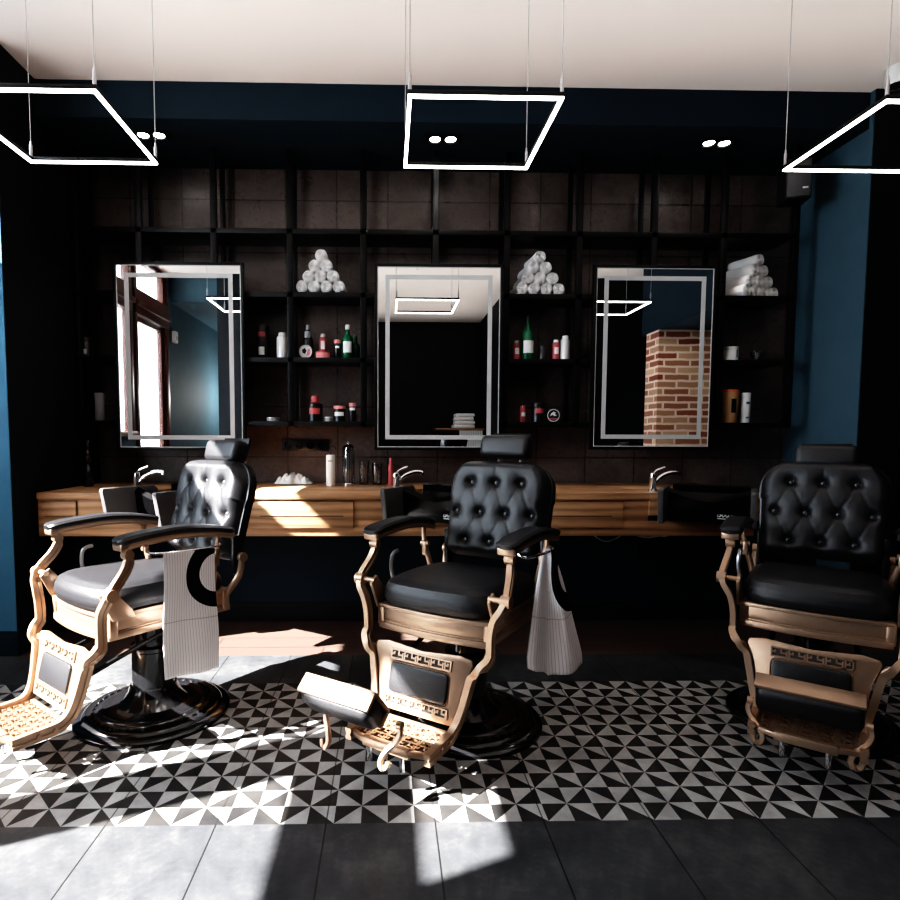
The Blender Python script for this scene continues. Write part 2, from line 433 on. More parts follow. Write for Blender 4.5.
MB().tube([(-.0, .88, 1.0), (.05, .88, 1.0), (.05, .80, 1.0)], .009).build('door_handle', 'steel', leaf)
MB().span(-.05, -.04, DY0 + .07, DY1 - .07, 2.62, 2.925).build('pane', 'pane', d)
d = thing('window_1', 'tall street window with red-brown timber frame and transom', 'window', (XL, 0, 0)); d['kind'] = 'structure'
b = MB()
b.span(-.06, .02, WY0, WY0 + .07, 1.10, 2.955, .006); b.span(-.06, .02, WY1 - .05, WY1, 2.40, 2.955, .006); b.span(-.06, .02, 2.50, 2.56, 1.10, 2.40, .006)  # last post edges the added infill that blocks the sun
b.span(-.06, .03, WY0, WY1, 2.36, 2.62, .01); b.span(-.06, .06, WY0, WY1, 2.44, 2.50, .01); b.span(-.06, .02, WY0, WY1, 2.925, 2.955, .004)
b.span(-.06, .05, WY0, WY1, 1.10, 1.16, .006)
b.build('window_frame', 'red_wood', d)
MB().span(-.05, -.04, WY0 + .07, 2.50, 1.16, 2.36).build('pane', 'pane', d)
MB().span(-.05, -.04, WY0 + .07, WY1 - .05, 2.62, 2.925).build('pane', 'pane', d)
struct('exterior_pavement', MB().span(-9, XL - .08, -8, 12, -.25, -.12), simple('pavement_stone', (.38, .37, .35), .9, noise=.2, nscale=4), 'pale pavement outside the window', 'pavement')
# right side
struct('wall_right', MB().span(XR, XF, YR, YW + .15, 0, CE), 'navy', 'blue wall return at the right with a shaded front', 'wall')
struct('wall_right_front', MB().span(XR + .004, XF, YR - .006, YR - .0005, 0, CE), 'black_paint', 'front skin of the right wall return, coloured black as shade', 'wall')  # black skin stands for shade on the unlit front
struct('baseboard_right', MB().span(XR - .014, XR, YR, 3.48, 0, .10), 'black_paint', 'dark baseboard of the right wall', 'baseboard')
struct('wall_right_street', MB().span(XF, XF + .1, YB, YR, 0, CE), 'black_paint', 'dark right wall beyond the brick pier', 'wall')
struct('wall_right_brick', MB().span(2.66, XF, 1.02, 1.30, 0, 2.17), 'brick', 'old brick pier seen in the right mirror', 'wall')
struct('ceiling_beam', MB().span(2.66, XF, .9, 2.45, 2.17, CE), 'navy_shaded', 'navy boxed beam over the brick pier', 'ceiling')
struct('wall_rear', MB().span(XL - .06, XF, YB - .1, YB, 0, CE), 'dark_leaf', 'black leaf patterned rear wall seen in the middle mirror', 'wall')
struct('wall_rear_right', MB().span(1.5, XF, YB, .10, 0, CE), 'black_paint', 'black block behind the camera at the right', 'wall')
struct('wall_rear_left', MB().span(-1.97, -1.5, YB, .15, 0, CE), 'black_paint', 'black pier behind the camera at the left', 'wall')
struct('ceiling_beam_left', MB().span(XL, -1.97, YB, -.05, 2.70, CE), 'navy', 'blue boxed beam past the street door', 'ceiling')

# ------------------------------------------------------------------ counter
CT, CB, CY = .81, .578, 3.10; CX0, CX1 = -1.835, 1.98; NB = .66   # top, bottom, front, ends, notch bottom
basins = [(-1.165, 2.985), (.235, 2.985), (1.650, 2.985)]; BYAW = math.radians(-32)
cnt = thing('wooden_counter', 'long floating oak counter with drawers under the three mirrors', 'counter', (0, CY, CB))
notch = [(bx - .25, bx + .36) for bx, _ in basins]
segs = []; x = CX0
for a, c in notch: segs.append((x, a)); x = c
segs.append((x, CX1))
b = MB(); b.span(CX0, CX1, .012, YW - CY - .003, 0, .082, .002)
for a, c in notch: b.span(a, c, .275, YW - CY - .003, .082, CT - CB - .03, .002)
for a, c in segs: b.span(a, c, .012, YW - CY - .003, .082, CT - CB - .035, .001)
b.build('carcass', 'oak', cnt)
b = MB()
for a, c in segs: b.span(a, c, 0, YW - CY - .003, CT - CB - .035, CT - CB, .003)
for a, c in notch: b.span(a, c, .27, YW - CY - .003, CT - CB - .035, CT - CB, .003)
for bx, _ in basins:
    for poly in ([(-.25, 0), (-.207, 0), (-.042, .262), (-.042, .27), (-.25, .27)], [(-.015, .27), (.36, .032), (.36, .27)]):
        b.prism([(bx + px_, py_) for px_, py_ in poly], .12, Matrix.Translation((0, 0, CT - CB - .12)))
b.build('top_board', 'oak', cnt)
def drawer(x0, x1, z0=.045, z1=.185, slot=True):
    b = MB(); b.span(x0 + .003, x1 - .003, -.001, .02, z0, z1, .002)
    o = b.build('drawer', 'oak', cnt)
    o.location = (0, 0, 0)
    if slot:
        q = MB(); xm = x0 + .25 * (x1 - x0)
        q.span(x0 + .12 * (x1 - x0), x1 - .1 * (x1 - x0), -.003, .01, z0 + .062, z0 + .066)
        q.build('finger_groove', 'bronze_dark', o)
    sh = MB()
    for p in ((x0, x0 + .003, z0, z1), (x1 - .003, x1, z0, z1), (x0, x1, z1, z1 + .003)): sh.span(p[0], p[1], .006, .0125, p[2], p[3])
    sh.build('shadow_gap', 'bronze_dark', o)
for x0, x1 in ((-1.815, -1.63), (-.74, -.178), (.62, 1.262)): drawer(x0, x1)

# ------------------------------------------------------------------ wash basins
def make_basin():
    r = thing('wash_basin', '', 'basin')
    H0, H1 = .664, .845
    # shell: two cheeks, floor, back
    cheek = [(-.14, H0 + .01), (-.17, H1 - .01), (-.165, H1), (.13, H1), (.15, H1 - .02), (.165, H1 - .07), (.175, H1 - .12), (.20, H0), (-.13, H0)]
    for sx in (-1, 1):
        b = MB()
        mt = Matrix(((0, 0, 1, sx * .205 - .014), (1, 0, 0, 0), (0, 1, 0, 0), (0, 0, 0, 1)))
        b.prism(cheek, .028, mt, .004)
        b.build('cheek_panel', 'black_lightened', r)
    b = MB()
    # neck-scooped front panel and bowl (grid in u along x, v around section)
    def bowl(u, v):
        x = -.19 + .38 * u; k = math.sin(PI * u)
        top = H1 - .005 - .045 * k ** 1.3                      # scooped front rim
        pts = [(.035, H0 + .005), (.02, H0 + .05), (.01, top - .02), (.03, top), (.05, top - .01), (.09, H0 + .055), (.18, H0 + .05), (.235, H1 - .04), (.25, H1), (.29, H1)]
        f = v * (len(pts) - 1); i = min(int(f), len(pts) - 2); t = f - i
        y = pts[i][0] * (1 - t) + pts[i + 1][0] * t; z = pts[i][1] * (1 - t) + pts[i + 1][1] * t
        return (x, y, z)
    b.grid(bowl, 21, 28)
    b.span(-.19, .19, .035, .29, H0, H0 + .02); b.span(-.19, .19, .235, .292, H0 + .01, H1 - .004)
    b.build('bowl', 'basin_gloss', r)
    # logo: a short script word over a line, on the front panel
    b = MB()
    lx, lz, ly = .045, H0 + .034, .022
    word = [(0, 0), (.004, .014), (.010, .016), (.010, .002), (.004, .001), (.012, .004), (.018, .012), (.019, .001), (.024, .004), (.029, .013), (.031, .002), (.037, .005), (.041, .013), (.038, .002), (.046, .003), (.050, .017), (.049, .004), (.056, .015)]
    b.tube([(lx + a * 1.3, ly, lz + c * 1.3) for a, c in word], .0019, 6, 3)
    b.span(lx, lx + .070, ly - .001, ly + .003, lz - .010, lz - .006)
    b.build('logo', 'print_white', r)
    f = MB(); fx, fy = -.275, .085; H1 = .8095
    f.lathe([(.026, H1), (.026, H1 + .008), (.019, H1 + .014), (.018, H1 + .075), (.021, H1 + .080), (.019, H1 + .098), (.010, H1 + .104)], (fx, fy, 0), 20)
    fo = f.build('faucet', 'chrome', r)
    MB().tube([(fx + .008, fy + .004, H1 + .050), (fx + .04, fy + .022, H1 + .085), (fx + .085, fy + .048, H1 + .105), (fx + .120, fy + .068, H1 + .104), (fx + .124, fy + .070, H1 + .090)], .0105, 10).build('spout', 'chrome', fo)
    MB().tube([(fx, fy, H1 + .100), (fx + .018, fy + .010, H1 + .118), (fx + .055, fy + .03, H1 + .134)], .0065, 8).build('lever', 'chrome', fo)
    return r
M['basin_gloss'] = simple('basin_gloss', (.003, .003, .0035), .2, spec=.2)
tt = NT('black_lightened'); nz = tt.noise(tt.coord(), 180, 4); bb = tt.bsdf(Base_Color=tt.mix(nz, (.055, .053, .054), (.115, .110, .112)), Roughness=.34); tt.bump(bb, nz, .15, .002); M['black_lightened'] = tt.m  # lighter black: light on the cheek panels mixed into the colour
proto = make_basin()
bl = ['black wash basin set in the counter behind the chair with the lit backrest', 'black wash basin in the counter behind the middle chair', 'black wash basin at the far end of the counter beside the white-towelled right shelf']
bl = ['black wash basin with chrome tap below the mirror that shows a red-brown door', 'black wash basin with chrome tap below the mirror that shows the pale ceiling', 'black wash basin with chrome tap below the mirror that shows the brick pier']
for i, (x, y) in enumerate(basins):
    o = proto if i == 0 else copy_tree(proto)
    o.location = (x, y, 0); o.rotation_euler = (0, 0, BYAW); tag(o, bl[i], 'basin', 'black wash basins along the counter')

# ------------------------------------------------------------------ barber chairs
def frame_pt(o, ax, up, nx): pass
TOPP = Vector((0, -.322, .382)); BOTP = Vector((0, -.374, .168))
DN = (BOTP - TOPP).normalized(); LNG = (BOTP - TOPP).length; NRM = Vector((0, -1, 0)); NRM = (NRM - DN * NRM.dot(DN)).normalized()
PM = Matrix(((1, DN.x, NRM.x, TOPP.x), (0, DN.y, NRM.y, TOPP.y), (0, DN.z, NRM.z, TOPP.z), (0, 0, 0, 1)))    # (s, t, n) -> chair space

def key_strip(b, mt, x0, x1, t0, t1, th, unit=.028, bw=.0035):
    """a Greek key band of raised bars between two rails"""
    def bar(a0, a1, c0, c1):
        c = mt @ Vector(((a0 + a1) / 2, (c0 + c1) / 2, th / 2)); bb = bmesh.new(); bmesh.ops.create_cube(bb, size=1)
        bmesh.ops.scale(bb, vec=(a1 - a0, c1 - c0, th), verts=bb.verts)
        b.join(bb, mt @ Matrix.Translation(((a0 + a1) / 2, (c0 + c1) / 2, th / 2)), smooth=False)
    bar(x0, x1, t0, t0 + bw); bar(x0, x1, t1 - bw, t1)
    n = max(1, round((x1 - x0) / unit)); u = (x1 - x0) / n; h = t1 - t0
    for i in range(n):
        a = x0 + i * u
        if i % 2 == 0:
            bar(a, a + bw, t0, t1); bar(a + bw, a + u * .62, t0 + h * .5 - bw / 2, t0 + h * .5 + bw / 2); bar(a + u * .62 - bw, a + u * .62, t0 + h * .28, t0 + h * .5)
        else:
            bar(a + u * .1, a + u * .1 + bw, t0, t0 + h * .62); bar(a + u * .1, a + u * .8, t0 + h * .62 - bw, t0 + h * .62); bar(a + u * .72, a + u * .72 + bw, t0 + h * .3, t1)
    bar(x1 - bw, x1, t0, t1)

def make_chair():
    r = thing('barber_chair', '', 'barber chair')
    # base
    b = MB()
    b.lathe([(.292, 0), (.292, .012), (.283, .020), (.262, .024), (.255, .033), (.247, .036), (.240, .033), (.205, .036), (.196, .044), (.186, .046), (.176, .042), (.130, .050), (.110, .070), (.095, .095), (.088, .12)], n=64)
    for i in range(40):
        a = 2 * PI * i / 40; b.box((.222 * math.cos(a), .222 * math.sin(a), .036), (.020, .008, .008), .002, RZ(a + PI / 2))
    b.build('base_plate', 'black_enamel', r)
    b = MB(); b.lathe([(.088, .10), (.080, .13), (.078, .26), (.084, .265), (.084, .28), (.064, .285), (.064, .37), (.085, .375), (.085, .392)], n=32)
    b.build('pedestal', 'black_enamel', r)
    b = MB(); b.span(-.11, .11, -.17, .17, .375, .416, .006); b.span(-.16, .16, -.03, .03, .385, .415, .004)
    for sx in (-1, 1):
        b.tube([(sx * .12, .12, .385), (sx * .13, -.08, .345), (sx * .135, -.30, .285)], .009, 8)
        b.cyl((sx * .118, .05, .392), (sx * .16, .05, .392), .014)
    b.build('mechanism', 'black_metal', r)
    # seat frame: bow fronted bronze band with ridges
    b = MB(); W = .214
    def plan(hw, fy, bow, by):
        pts = [(-hw + 2 * hw * i / 16, fy - bow * (1 - (2 * i / 16 - 1) ** 2)) for i in range(17)]
        return pts + [(hw, by), (-hw, by)]
    def band(z0, z1, off):
        b.prism(plan(W + off, -.272 - off, .022, .205 + off), z1 - z0, Matrix.Translation((0, 0, z0)), .0025)
    band(.407, .430, .006); band(.430, .436, .0); band(.436, .482, -.003); band(.482, .496, .005)
    for sx in (-1, 1):
        for y in (-.262, .19): b.box((sx * (W - .002), y, .455), (.030, .030, .078), .006)
    b.build('seat_frame', 'bronze', r)
    # seat cushion
    b = MB()
    def cush(u, v):
        a = 2 * PI * u; k = 7
        cx, cy = math.cos(a), math.sin(a)
        q = (abs(cx) ** k + abs(cy) ** k) ** (-1 / k)
        prof = [(.90, .0), (1.0, .012), (1.035, .035), (1.02, .062), (.97, .086), (.87, .099), (.6, .106), (.3, .108), (.001, .108)]
        f = v * (len(prof) - 1); i = min(int(f), len(prof) - 2); t = f - i
        s_ = prof[i][0] * (1 - t) + prof[i + 1][0] * t; z = prof[i][1] * (1 - t) + prof[i + 1][1] * t
        x = cx * q * .219 * s_; y = cy * q * .24 * s_ - .04
        if y < 0: y -= .022 * (1 - (x / .22) ** 2) * min(1, -y / .2)
        return (x, y, .492 + z - .012 * max(0, y + .05) / .2)
    b.grid(cush, 64, 25, True)
    b.build('seat_cushion', 'leather', r)
    # side bars
    path = [(.270, -.238, .728), (.271, -.228, .69), (.277, -.246, .65), (.285, -.283, .607), (.287, -.300, .583), (.276, -.312, .555), (.254, -.316, .522), (.243, -.314, .47), (.241, -.314, .41),
            (.240, -.330, .385), (.218, -.346, .362), (.194, -.342, .335), (.182, -.350, .288), (.171, -.361, .235), (.160, -.376, .188), (.152, -.398, .158), (.149, -.430, .145), (.148, -.50, .142), (.148, -.555, .140)]
    prof = [(.011, -.019), (.011, -.006), (.007, -.004), (.007, .004), (.011, .006), (.011, .019), (-.011, .019), (-.011, .006), (-.007, .004), (-.007, -.004), (-.011, -.006), (-.011, -.019)]
    for sx in (-1, 1):
        b = MB(); P = smooth_path([(sx * x, y, z) for x, y, z in path], 5)
        n = len(P); sc = [.72 if i < n * .06 else (1.0 if i > n * .45 else .85) for i in range(n)]
        b.sweep(P, prof, (1, 0, 0), sc)
        for c in ((.270, -.232, .705), (.287, -.300, .583)):
            b.cyl((sx * (c[0] - .016), c[1], c[2]), (sx * (c[0] + .016), c[1], c[2]), .017 if c[2] > .65 else .021, 18)
        for yy in (-.43, -.48): b.cyl((sx * .148, yy, .145), (sx * .164, yy, .144), .007, 12)
        # bracket from the knob to the seat frame
        b.prism([(-.315, .575), (-.28, .600), (-.20, .505), (-.19, .478), (-.27, .478)], .012, Matrix(((0, 0, 1, sx * .232 - .006), (1, 0, 0, 0), (0, 1, 0, 0), (0, 0, 0, 1))), .003)
        b.cyl((sx * .225, -.295, .582), (sx * .29, -.298, .583), .010, 12)
        b.build('side_bar', 'bronze', r)
    # legrest plate
    b = MB()
    out = [(-0.1388, -0.004), (-0.185, 0.004), (-0.1905, 0.02), (-0.1813, 0.045), (-0.1665, 0.085), (-0.1573, 0.14), (-0.148, 0.185), (-0.1424, LNG), (0.1424, LNG), (0.148, 0.185), (0.1573, 0.14), (0.1665, 0.085), (0.1813, 0.045), (0.1905, 0.02), (0.185, 0.004), (0.1388, -0.004), (0.0, 0.008)]
    b.prism(out, .012, PM, .003)
    # raised rim round the pad
    ring = rrect(.232, .108, .020, 5, 0, .1125)
    b.sweep([PM @ Vector((x, y, .012)) for x, y in ring + ring[:1]], [(-.003, 0), (0, .003), (.003, 0), (0, -.003)], tuple(NRM))
    plate = b.build('legrest_plate', 'bronze', r)
    b = MB(); b.prism(rrect(.224, .100, .017, 5, 0, .1125), .014, PM @ Matrix.Translation((0, 0, .008)), .006)
    b.build('leather_panel', 'leather', plate)
    for t0, t1, hw in ((.018, .053, .118), (.171, .204, .122)):
        q = MB(); q.prism([(-hw, t0), (hw, t0), (hw, t1), (-hw, t1)], .002, PM @ Matrix.Translation((0, 0, .0115)))
        q.mi = 1; key_strip(q, PM @ Matrix.Translation((0, 0, .013)), -hw, hw, t0, t1, .005, .025, .0052)
        q.build('greek_key_band', ['bronze_dark', 'bronze'], plate)
    # footrest platform
    FM = Matrix(((1, 0, 0, 0), (0, -1, 0, -.388), (0, 0, 1, .139), (0, 0, 0, 1)))
    b = MB()
    for k in range(4): key_strip(b, FM, -.140, .140, .006 + k * .036, .006 + (k + 1) * .036 + .004, .010, .028, .006)
    b.span(-.140, .058, -.536, -.388, .136, .1385); b.span(.058, .140, -.425, -.388, .136, .1385); b.span(.058, .140, -.536, -.500, .136, .1385)
    fp = b.build('footrest_grille', 'bronze', r)
    b = MB(); b.span(-.140, .140, -.398, -.383, .133, .153, .003); b.span(-.085, .085, -.566, -.540, .126, .155, .004)
    for sx in (-1, 1): b.span(sx * .140 - .007, sx * .140 + .007, -.540, -.39, .134, .152, .003); b.box((sx * .110, -.546, .142), (.065, .016, .018), .003, RZ(sx * .35))
    b.build('footrest_frame', 'bronze', r)
    for sx in (-1, 1):
        q = MB(); q.lathe([(.006, .078), (.0085, .082), (.0085, .130)], (sx * .061, -.556, 0), 14); q.build('stop_pin', 'chrome', r)
    # flip pad: pivots about the front corners of the platform
    pad = bpy.data.objects.new('footrest_pad', None); COL.objects.link(pad); pad.parent = r; pad.location = (0, -.50, .215); pad.empty_display_size = .05
    b = MB(); b.box((0, 0, .052), (.300, .062, .014), .004); b.box((0, .026, 0), (.300, .010, .104), .003); b.box((0, 0, -.052), (.300, .056, .010), .004)
    b.build('pad_tray', 'bronze', pad)
    MB().box((0, -.010, -.002), (.292, .072, .098), .024, None, 4).build('pad_cushion', 'leather', pad)
    for sx in (-1, 1):
        q = MB(); P = smooth_path([(sx * .158, -.500, .215), (sx * .164, -.506, .192), (sx * .153, -.518, .166), (sx * .128, -.535, .142), (sx * .116, -.545, .118), (sx * .122, -.550, .102), (sx * .138, -.548, .100), (sx * .146, -.542, .118)], 5)
        q.sweep(P, [(.006, -.009), (.009, 0), (.006, .009), (-.006, .009), (-.009, 0), (-.006, -.009)], (1, 0, 0)); q.cyl((sx * .150, -.500, .215), (sx * .168, -.500, .215), .013)
        q.build('pad_bracket', 'bronze', r)
    # armrests
    for sx in (-1, 1):
        b = MB(); P = smooth_path([(sx * .268, -.262, .735), (sx * .269, -.20, .744), (sx * .271, -.05, .752), (sx * .272, .08, .742), (sx * .272, .175, .722)], 6)
        b.sweep(P, [(.026, -.014), (.031, -.006), (.029, 0), (.032, .006), (.029, .013), (-.029, .013), (-.032, .006), (-.029, 0), (-.031, -.006), (-.026, -.014)], (1, 0, 0))
        b.box((sx * .268, -.252, .737), (.064, .034, .032), .010)
        b.box((sx * .270, -.235, .720), (.034, .026, .030), .004)
        arm = b.build('armrest', 'bronze', r)
        b = MB(); P = smooth_path([(sx * .268, -.272, .752), (sx * .269, -.20, .764), (sx * .271, -.05, .772), (sx * .272, .08, .761), (sx * .272, .182, .740)], 6)
        n = len(P); sc = [1] * n; sc[0] = .55; sc[1] = .85; sc[2] = .96; sc[-1] = .6; sc[-2] = .88
        half = [(.040 * math.cos(a), -.022 * max(0, math.sin(a)) ** .55 + .004) for a in [PI * i / 10 for i in range(11)]] + [(-.030, .012), (.030, .012)]
        half = [(x, -y) for x, y in half]
        b.sweep(P, half, (1, 0, 0), sc); b.build('arm_pad', 'leather', arm)
        b = MB(); b.tube([(sx * .270, .125, .725), (sx * .268, .122, .69), (sx * .262, .118, .665)], .010, 10, 3); b.box((sx * .256, .118, .635), (.022, .030, .06), .005)
        b.tube([(sx * .250, .118, .62), (sx * .235, .125, .56), (sx * .222, .13, .49)], .012, 10, 3); b.cyl((sx * .24, .118, .655), (sx * .276, .118, .655), .012)
        b.build('arm_post', 'bronze', r)
    # towel rail on the +x side: a loop under the armrest
    MB().tube([(.262, -.16, .716), (.300, -.15, .700), (.302, .10, .690), (.262, .12, .700)], .005, 8, 5).build('towel_rail', 'chrome', r)
    # crank lever
    MB().tube([(-.242, -.150, .560), (-.250, -.152, .60), (-.250, -.148, .640), (-.250, -.132, .656), (-.250, -.108, .660)], .008, 8, 5).build('crank_lever', 'steel', r)
    # back: local plane
    B0 = Vector((0, .232, .600)); UPV = Vector((0, .263, 1)).normalized(); FR = Vector((0, -1, .263)).normalized(); HL = .412; HW = .228
    def hw(v):
        s_ = v * HL; rt, rb = .112, .05
        w = HW - .014 * (1 - v) if v < .6 else HW - .006 * (v - .6) / .4
        if s_ > HL - rt: d_ = s_ - (HL - rt); w = w - rt + math.sqrt(max(0, rt * rt - d_ * d_)) * .999
        if s_ < rb: d_ = rb - s_; w = w - rb + math.sqrt(max(0, rb * rb - d_ * d_))
        return w
    btn = []
    for row, (vv, xs) in enumerate(((.757, (-.112, 0, .112)), (.445, (-.168, -.056, .056, .168)), (.150, (-.112, 0, .112)))):
        for x in xs: btn.append((x, vv * HL))
    def segd(px, py, a, c):
        ax, ay = a; dx, dy = c[0] - ax, c[1] - ay; t = max(0, min(1, ((px - ax) * dx + (py - ay) * dy) / (dx * dx + dy * dy))); return math.hypot(px - ax - t * dx, py - ay - t * dy)
    cre = []
    for i, a in enumerate(btn):
        for c in btn[i + 1:]:
            if abs(a[1] - c[1]) > .05 and math.hypot(a[0] - c[0], a[1] - c[1]) < .15: cre.append((a, c))
    cre.append(((0, .757 * HL), (0, HL)))
    def face(u, v):
        v_ = v; x = (2 * u - 1) * hw(v_); y = v_ * HL
        ex = 1 - abs(2 * u - 1); ed = min(ex * hw(v_), y, HL - y)
        h = .062 * (1 - max(0, 1 - ed / .045) ** 2.4)
        # overall crown
        h += .012 * (1 - (x / HW) ** 2)
        dmin = min(math.hypot(x - a, y - c) for a, c in btn)
        h -= .024 * math.exp(-(dmin / .017) ** 2) + .009 * math.exp(-(dmin / .040) ** 2)
        cd = min(segd(x, y, a, c) for a, c in cre)
        h -= .0022 * math.exp(-(cd / .0045) ** 2) * min(1, ed / .05)
        return B0 + UPV * y + Vector((x, 0, 0)) + FR * h
    b = MB()
    us = 76; vs_ = 78
    def vmap(t): return (1 - math.cos(PI * t)) / 2 * .35 + t * .65
    b.grid(lambda u, v: face(.5 - .5 * math.cos(PI * u) if False else u, vmap(v)), us, vs_)
    cu = b.build('backrest', 'leather', r)
    for a, c in btn:
        h = .062 + .012 * (1 - (a / HW) ** 2) - .031
        p = B0 + UPV * c + Vector((a, 0, 0)) + FR * h
        q = MB(); q.ball(p, .0118, 14, (1, .75, 1)); q.build('button', 'button_leather', cu)
    b = MB()
    outl = [(hw(v) + .006, v * HL) for v in [vmap(i / 30) for i in range(31)]]
    poly = outl + [(-x, y) for x, y in reversed(outl)]
    BM = Matrix(((1, UPV.x, FR.x, B0.x), (0, UPV.y, FR.y, B0.y), (0, UPV.z, FR.z, B0.z), (0, 0, 0, 1)))
    clean = []
    for p in poly:
        if not clean or math.hypot(p[0] - clean[-1][0], p[1] - clean[-1][1]) > .002: clean.append(p)
    b.prism(clean, .040, BM @ Matrix.Translation((0, 0, -.034)), .006)
    for sx in (-1, 1): b.box(B0 + UPV * .03 + Vector((sx * .215, 0, 0)) - FR * .01, (.022, .05, .16), .005)
    b.build('back_shell', 'back_shell', r)
    for sx in (-1, 1):
        b = MB()
        b.tube([(sx * .215, .19, .47), (sx * .232, .245, .54), (sx * .232, .262, .62)], .014, 10, 4)
        b.cyl((sx * .215, .262, .615), (sx * .245, .262, .615), .02)
        b.build('back_hinge', 'bronze', r)
    # headrest
    hc = Vector((.004, .362, 1.050))
    hr = bpy.data.objects.new('headrest', None); COL.objects.link(hr); hr.parent = r; hr.location = hc; hr.empty_display_size = .05
    MB().box((0, 0, 0), (.225, .086, .098), .026, RX(-.26), 5).build('headrest_cushion', 'leather', hr)
    q = MB(); q.box((0, .048, .010), (.18, .012, .10), .004, RX(-.26)); q.build('headrest_plate', 'black_metal', hr)
    q = MB(); q.cyl((-.05, .045, -.02), (-.05, .005, -.18), .007); q.cyl((.05, .045, -.02), (.05, .005, -.18), .007); q.build('headrest_stem', 'steel', hr)
    return r
M['button_leather'] = simple('button_leather', (.035, .035, .037), .25, spec=.7)
M['back_shell'] = simple('black_shell', (.010, .010, .011), .3, spec=.5)
chair = make_chair()
POSE = [(-.938, 2.325, math.radians(-38.9)), (.307, 2.234, math.radians(-34.2)), (1.665, 2.215, math.radians(-37.9))]
CL = ['bronze barber chair with sun across its backrest and a black-arc towel at its side', 'bronze barber chair before the middle mirror, its footrest pad tipped forward', 'bronze barber chair standing in the shade without a towel']
PADS = [None, ((-.075, -.672, .315), .72, .88), ((0, -.468, .240), .42, 1)]
chairs = [chair, copy_tree(chair), copy_tree(chair)]
for i, o in enumerate(chairs):
    x, y, a = POSE[i]; o.location = (x, y, 0); o.rotation_euler = (0, 0, a); tag(o, CL[i], 'barber chair', 'three antique barber chairs')
    for ch in o.children:
        if ch.name.startswith('headrest'): ch.location.z += (-.012, .012, -.028)[i]
    for ch in o.children:
        if ch.name.startswith('footrest_pad'):
            if PADS[i]: ch.location = PADS[i][0]; ch.rotation_euler = (PADS[i][1], 0, 0); ch.scale = (PADS[i][2], 1, 1)
            else:
                for g in list(ch.children): bpy.data.objects.remove(g)
                bpy.data.objects.remove(ch); break
for ch in chairs[1].children:
    if ch.name.startswith('pad_bracket'): ch.location = (-.055, -.10, .035); ch.scale = (.86, 1, 1)
for ch in list(chairs[0].children):
    if ch.name.startswith('pad_bracket'): bpy.data.objects.remove(ch)

# towels hanging on the rails
def hanging_towel(name, pts_fn, loc, rz, label, mat):
    NU, NV = 45, 41
    b = MB(); b.grid(pts_fn, NU, NV)
    o = b.build(name, mat, None, loc, rz, recalc=False, autosmooth=False)
    uv = o.data.uv_layers.new(name='UVMap')
    for lp in o.data.loops:
        uv.data[lp.index].uv = ((lp.vertex_index % NU) / (NU - 1), (lp.vertex_index // NU) / (NV - 1))
    sm = o.modifiers.new('thick', 'SOLIDIFY'); sm.thickness = .004; sm.offset = 0
    return tag(o, label, 'towel', 'striped towels hanging on the chair rails')
def towel_left(u, v):
    y = -.128 + .205 * u + (.5 - u) * .0 - .016 * v * (1 - u) + .006 * v * u
    z0 = .700 - .012 * u; z1 = .262 - .030 * u
    z = z0 + (z1 - z0) * v
    x = .312 + .006 * math.sin(u * 9 + v * 2) * v + .012 * v + .006 * math.sin(v * 7 + u * 3)
    return (x, y, z)
def towel_mid(u, v):
    spread = .10 + .90 * min(1, v * 1.1) ** .75
    e = (u - .5) * .215 * spread + .012 * v
    f = .024 * math.sin(u * 10 + .6) * min(1, v * 1.5) + .015 * v
    z0 = .700; z1 = .228 + (.045 * (1 - u / .40) ** .6 if u < .40 else .075 * (u - .40))
    z = z0 + (z1 - z0) * v
    return (.300 + .020 * v + e * .80 + f * .60, .050 + e * .60 - f * .80, z)
hanging_towel('hanging_towel', towel_left, (*POSE[0][:2], 0), POSE[0][2], 'white pinstriped towel with a big black arc hanging flat under an armrest', 'cloth_flat')
hanging_towel('hanging_towel', towel_mid, (*POSE[1][:2], 0), POSE[1][2], 'white pinstriped towel gathered in folds at the side of the middle chair', 'cloth_fold')

# ------------------------------------------------------------------ shelving on the back wall
sh = thing('wall_shelving', 'black metal post and shelf grid fixed over the tiled wall', 'shelving', (0, 3.58, 1.168))
PXS = [-1.842, -1.47, -1.03, -.583, -.148, .284, .712, 1.148, 1.599, 2.022, 2.46]
for x in PXS:
    MB().span(x - .018, x + .018, 0, .030, 0, ZS - 1.168, .002).build('post', 'black_metal', sh)
for x in PXS[:-1]:
    MB().span(x - .014, x + .014, .20, .222, 0, ZS - 1.168, .002).build('rear_post', 'black_metal', sh)
SZ = [2.335, 1.966, 1.581, 1.200]
SX0, SX1 = PXS[0], PXS[-1]
for i, z in enumerate(SZ):
    b = MB(); b.span(SX0, SX1, .006, .262, z - .022 - 1.168, z - 1.168, .002); b.span(SX0, SX1, 0, .008, z - .030 - 1.168, z - 1.168, .001)
    for x in PXS[1:-1]:
        b.cyl((x + .028, -.001, z - .014 - 1.168), (x + .028, .004, z - .014 - 1.168), .004, 8)
    b.build('shelf', 'black_metal', sh)

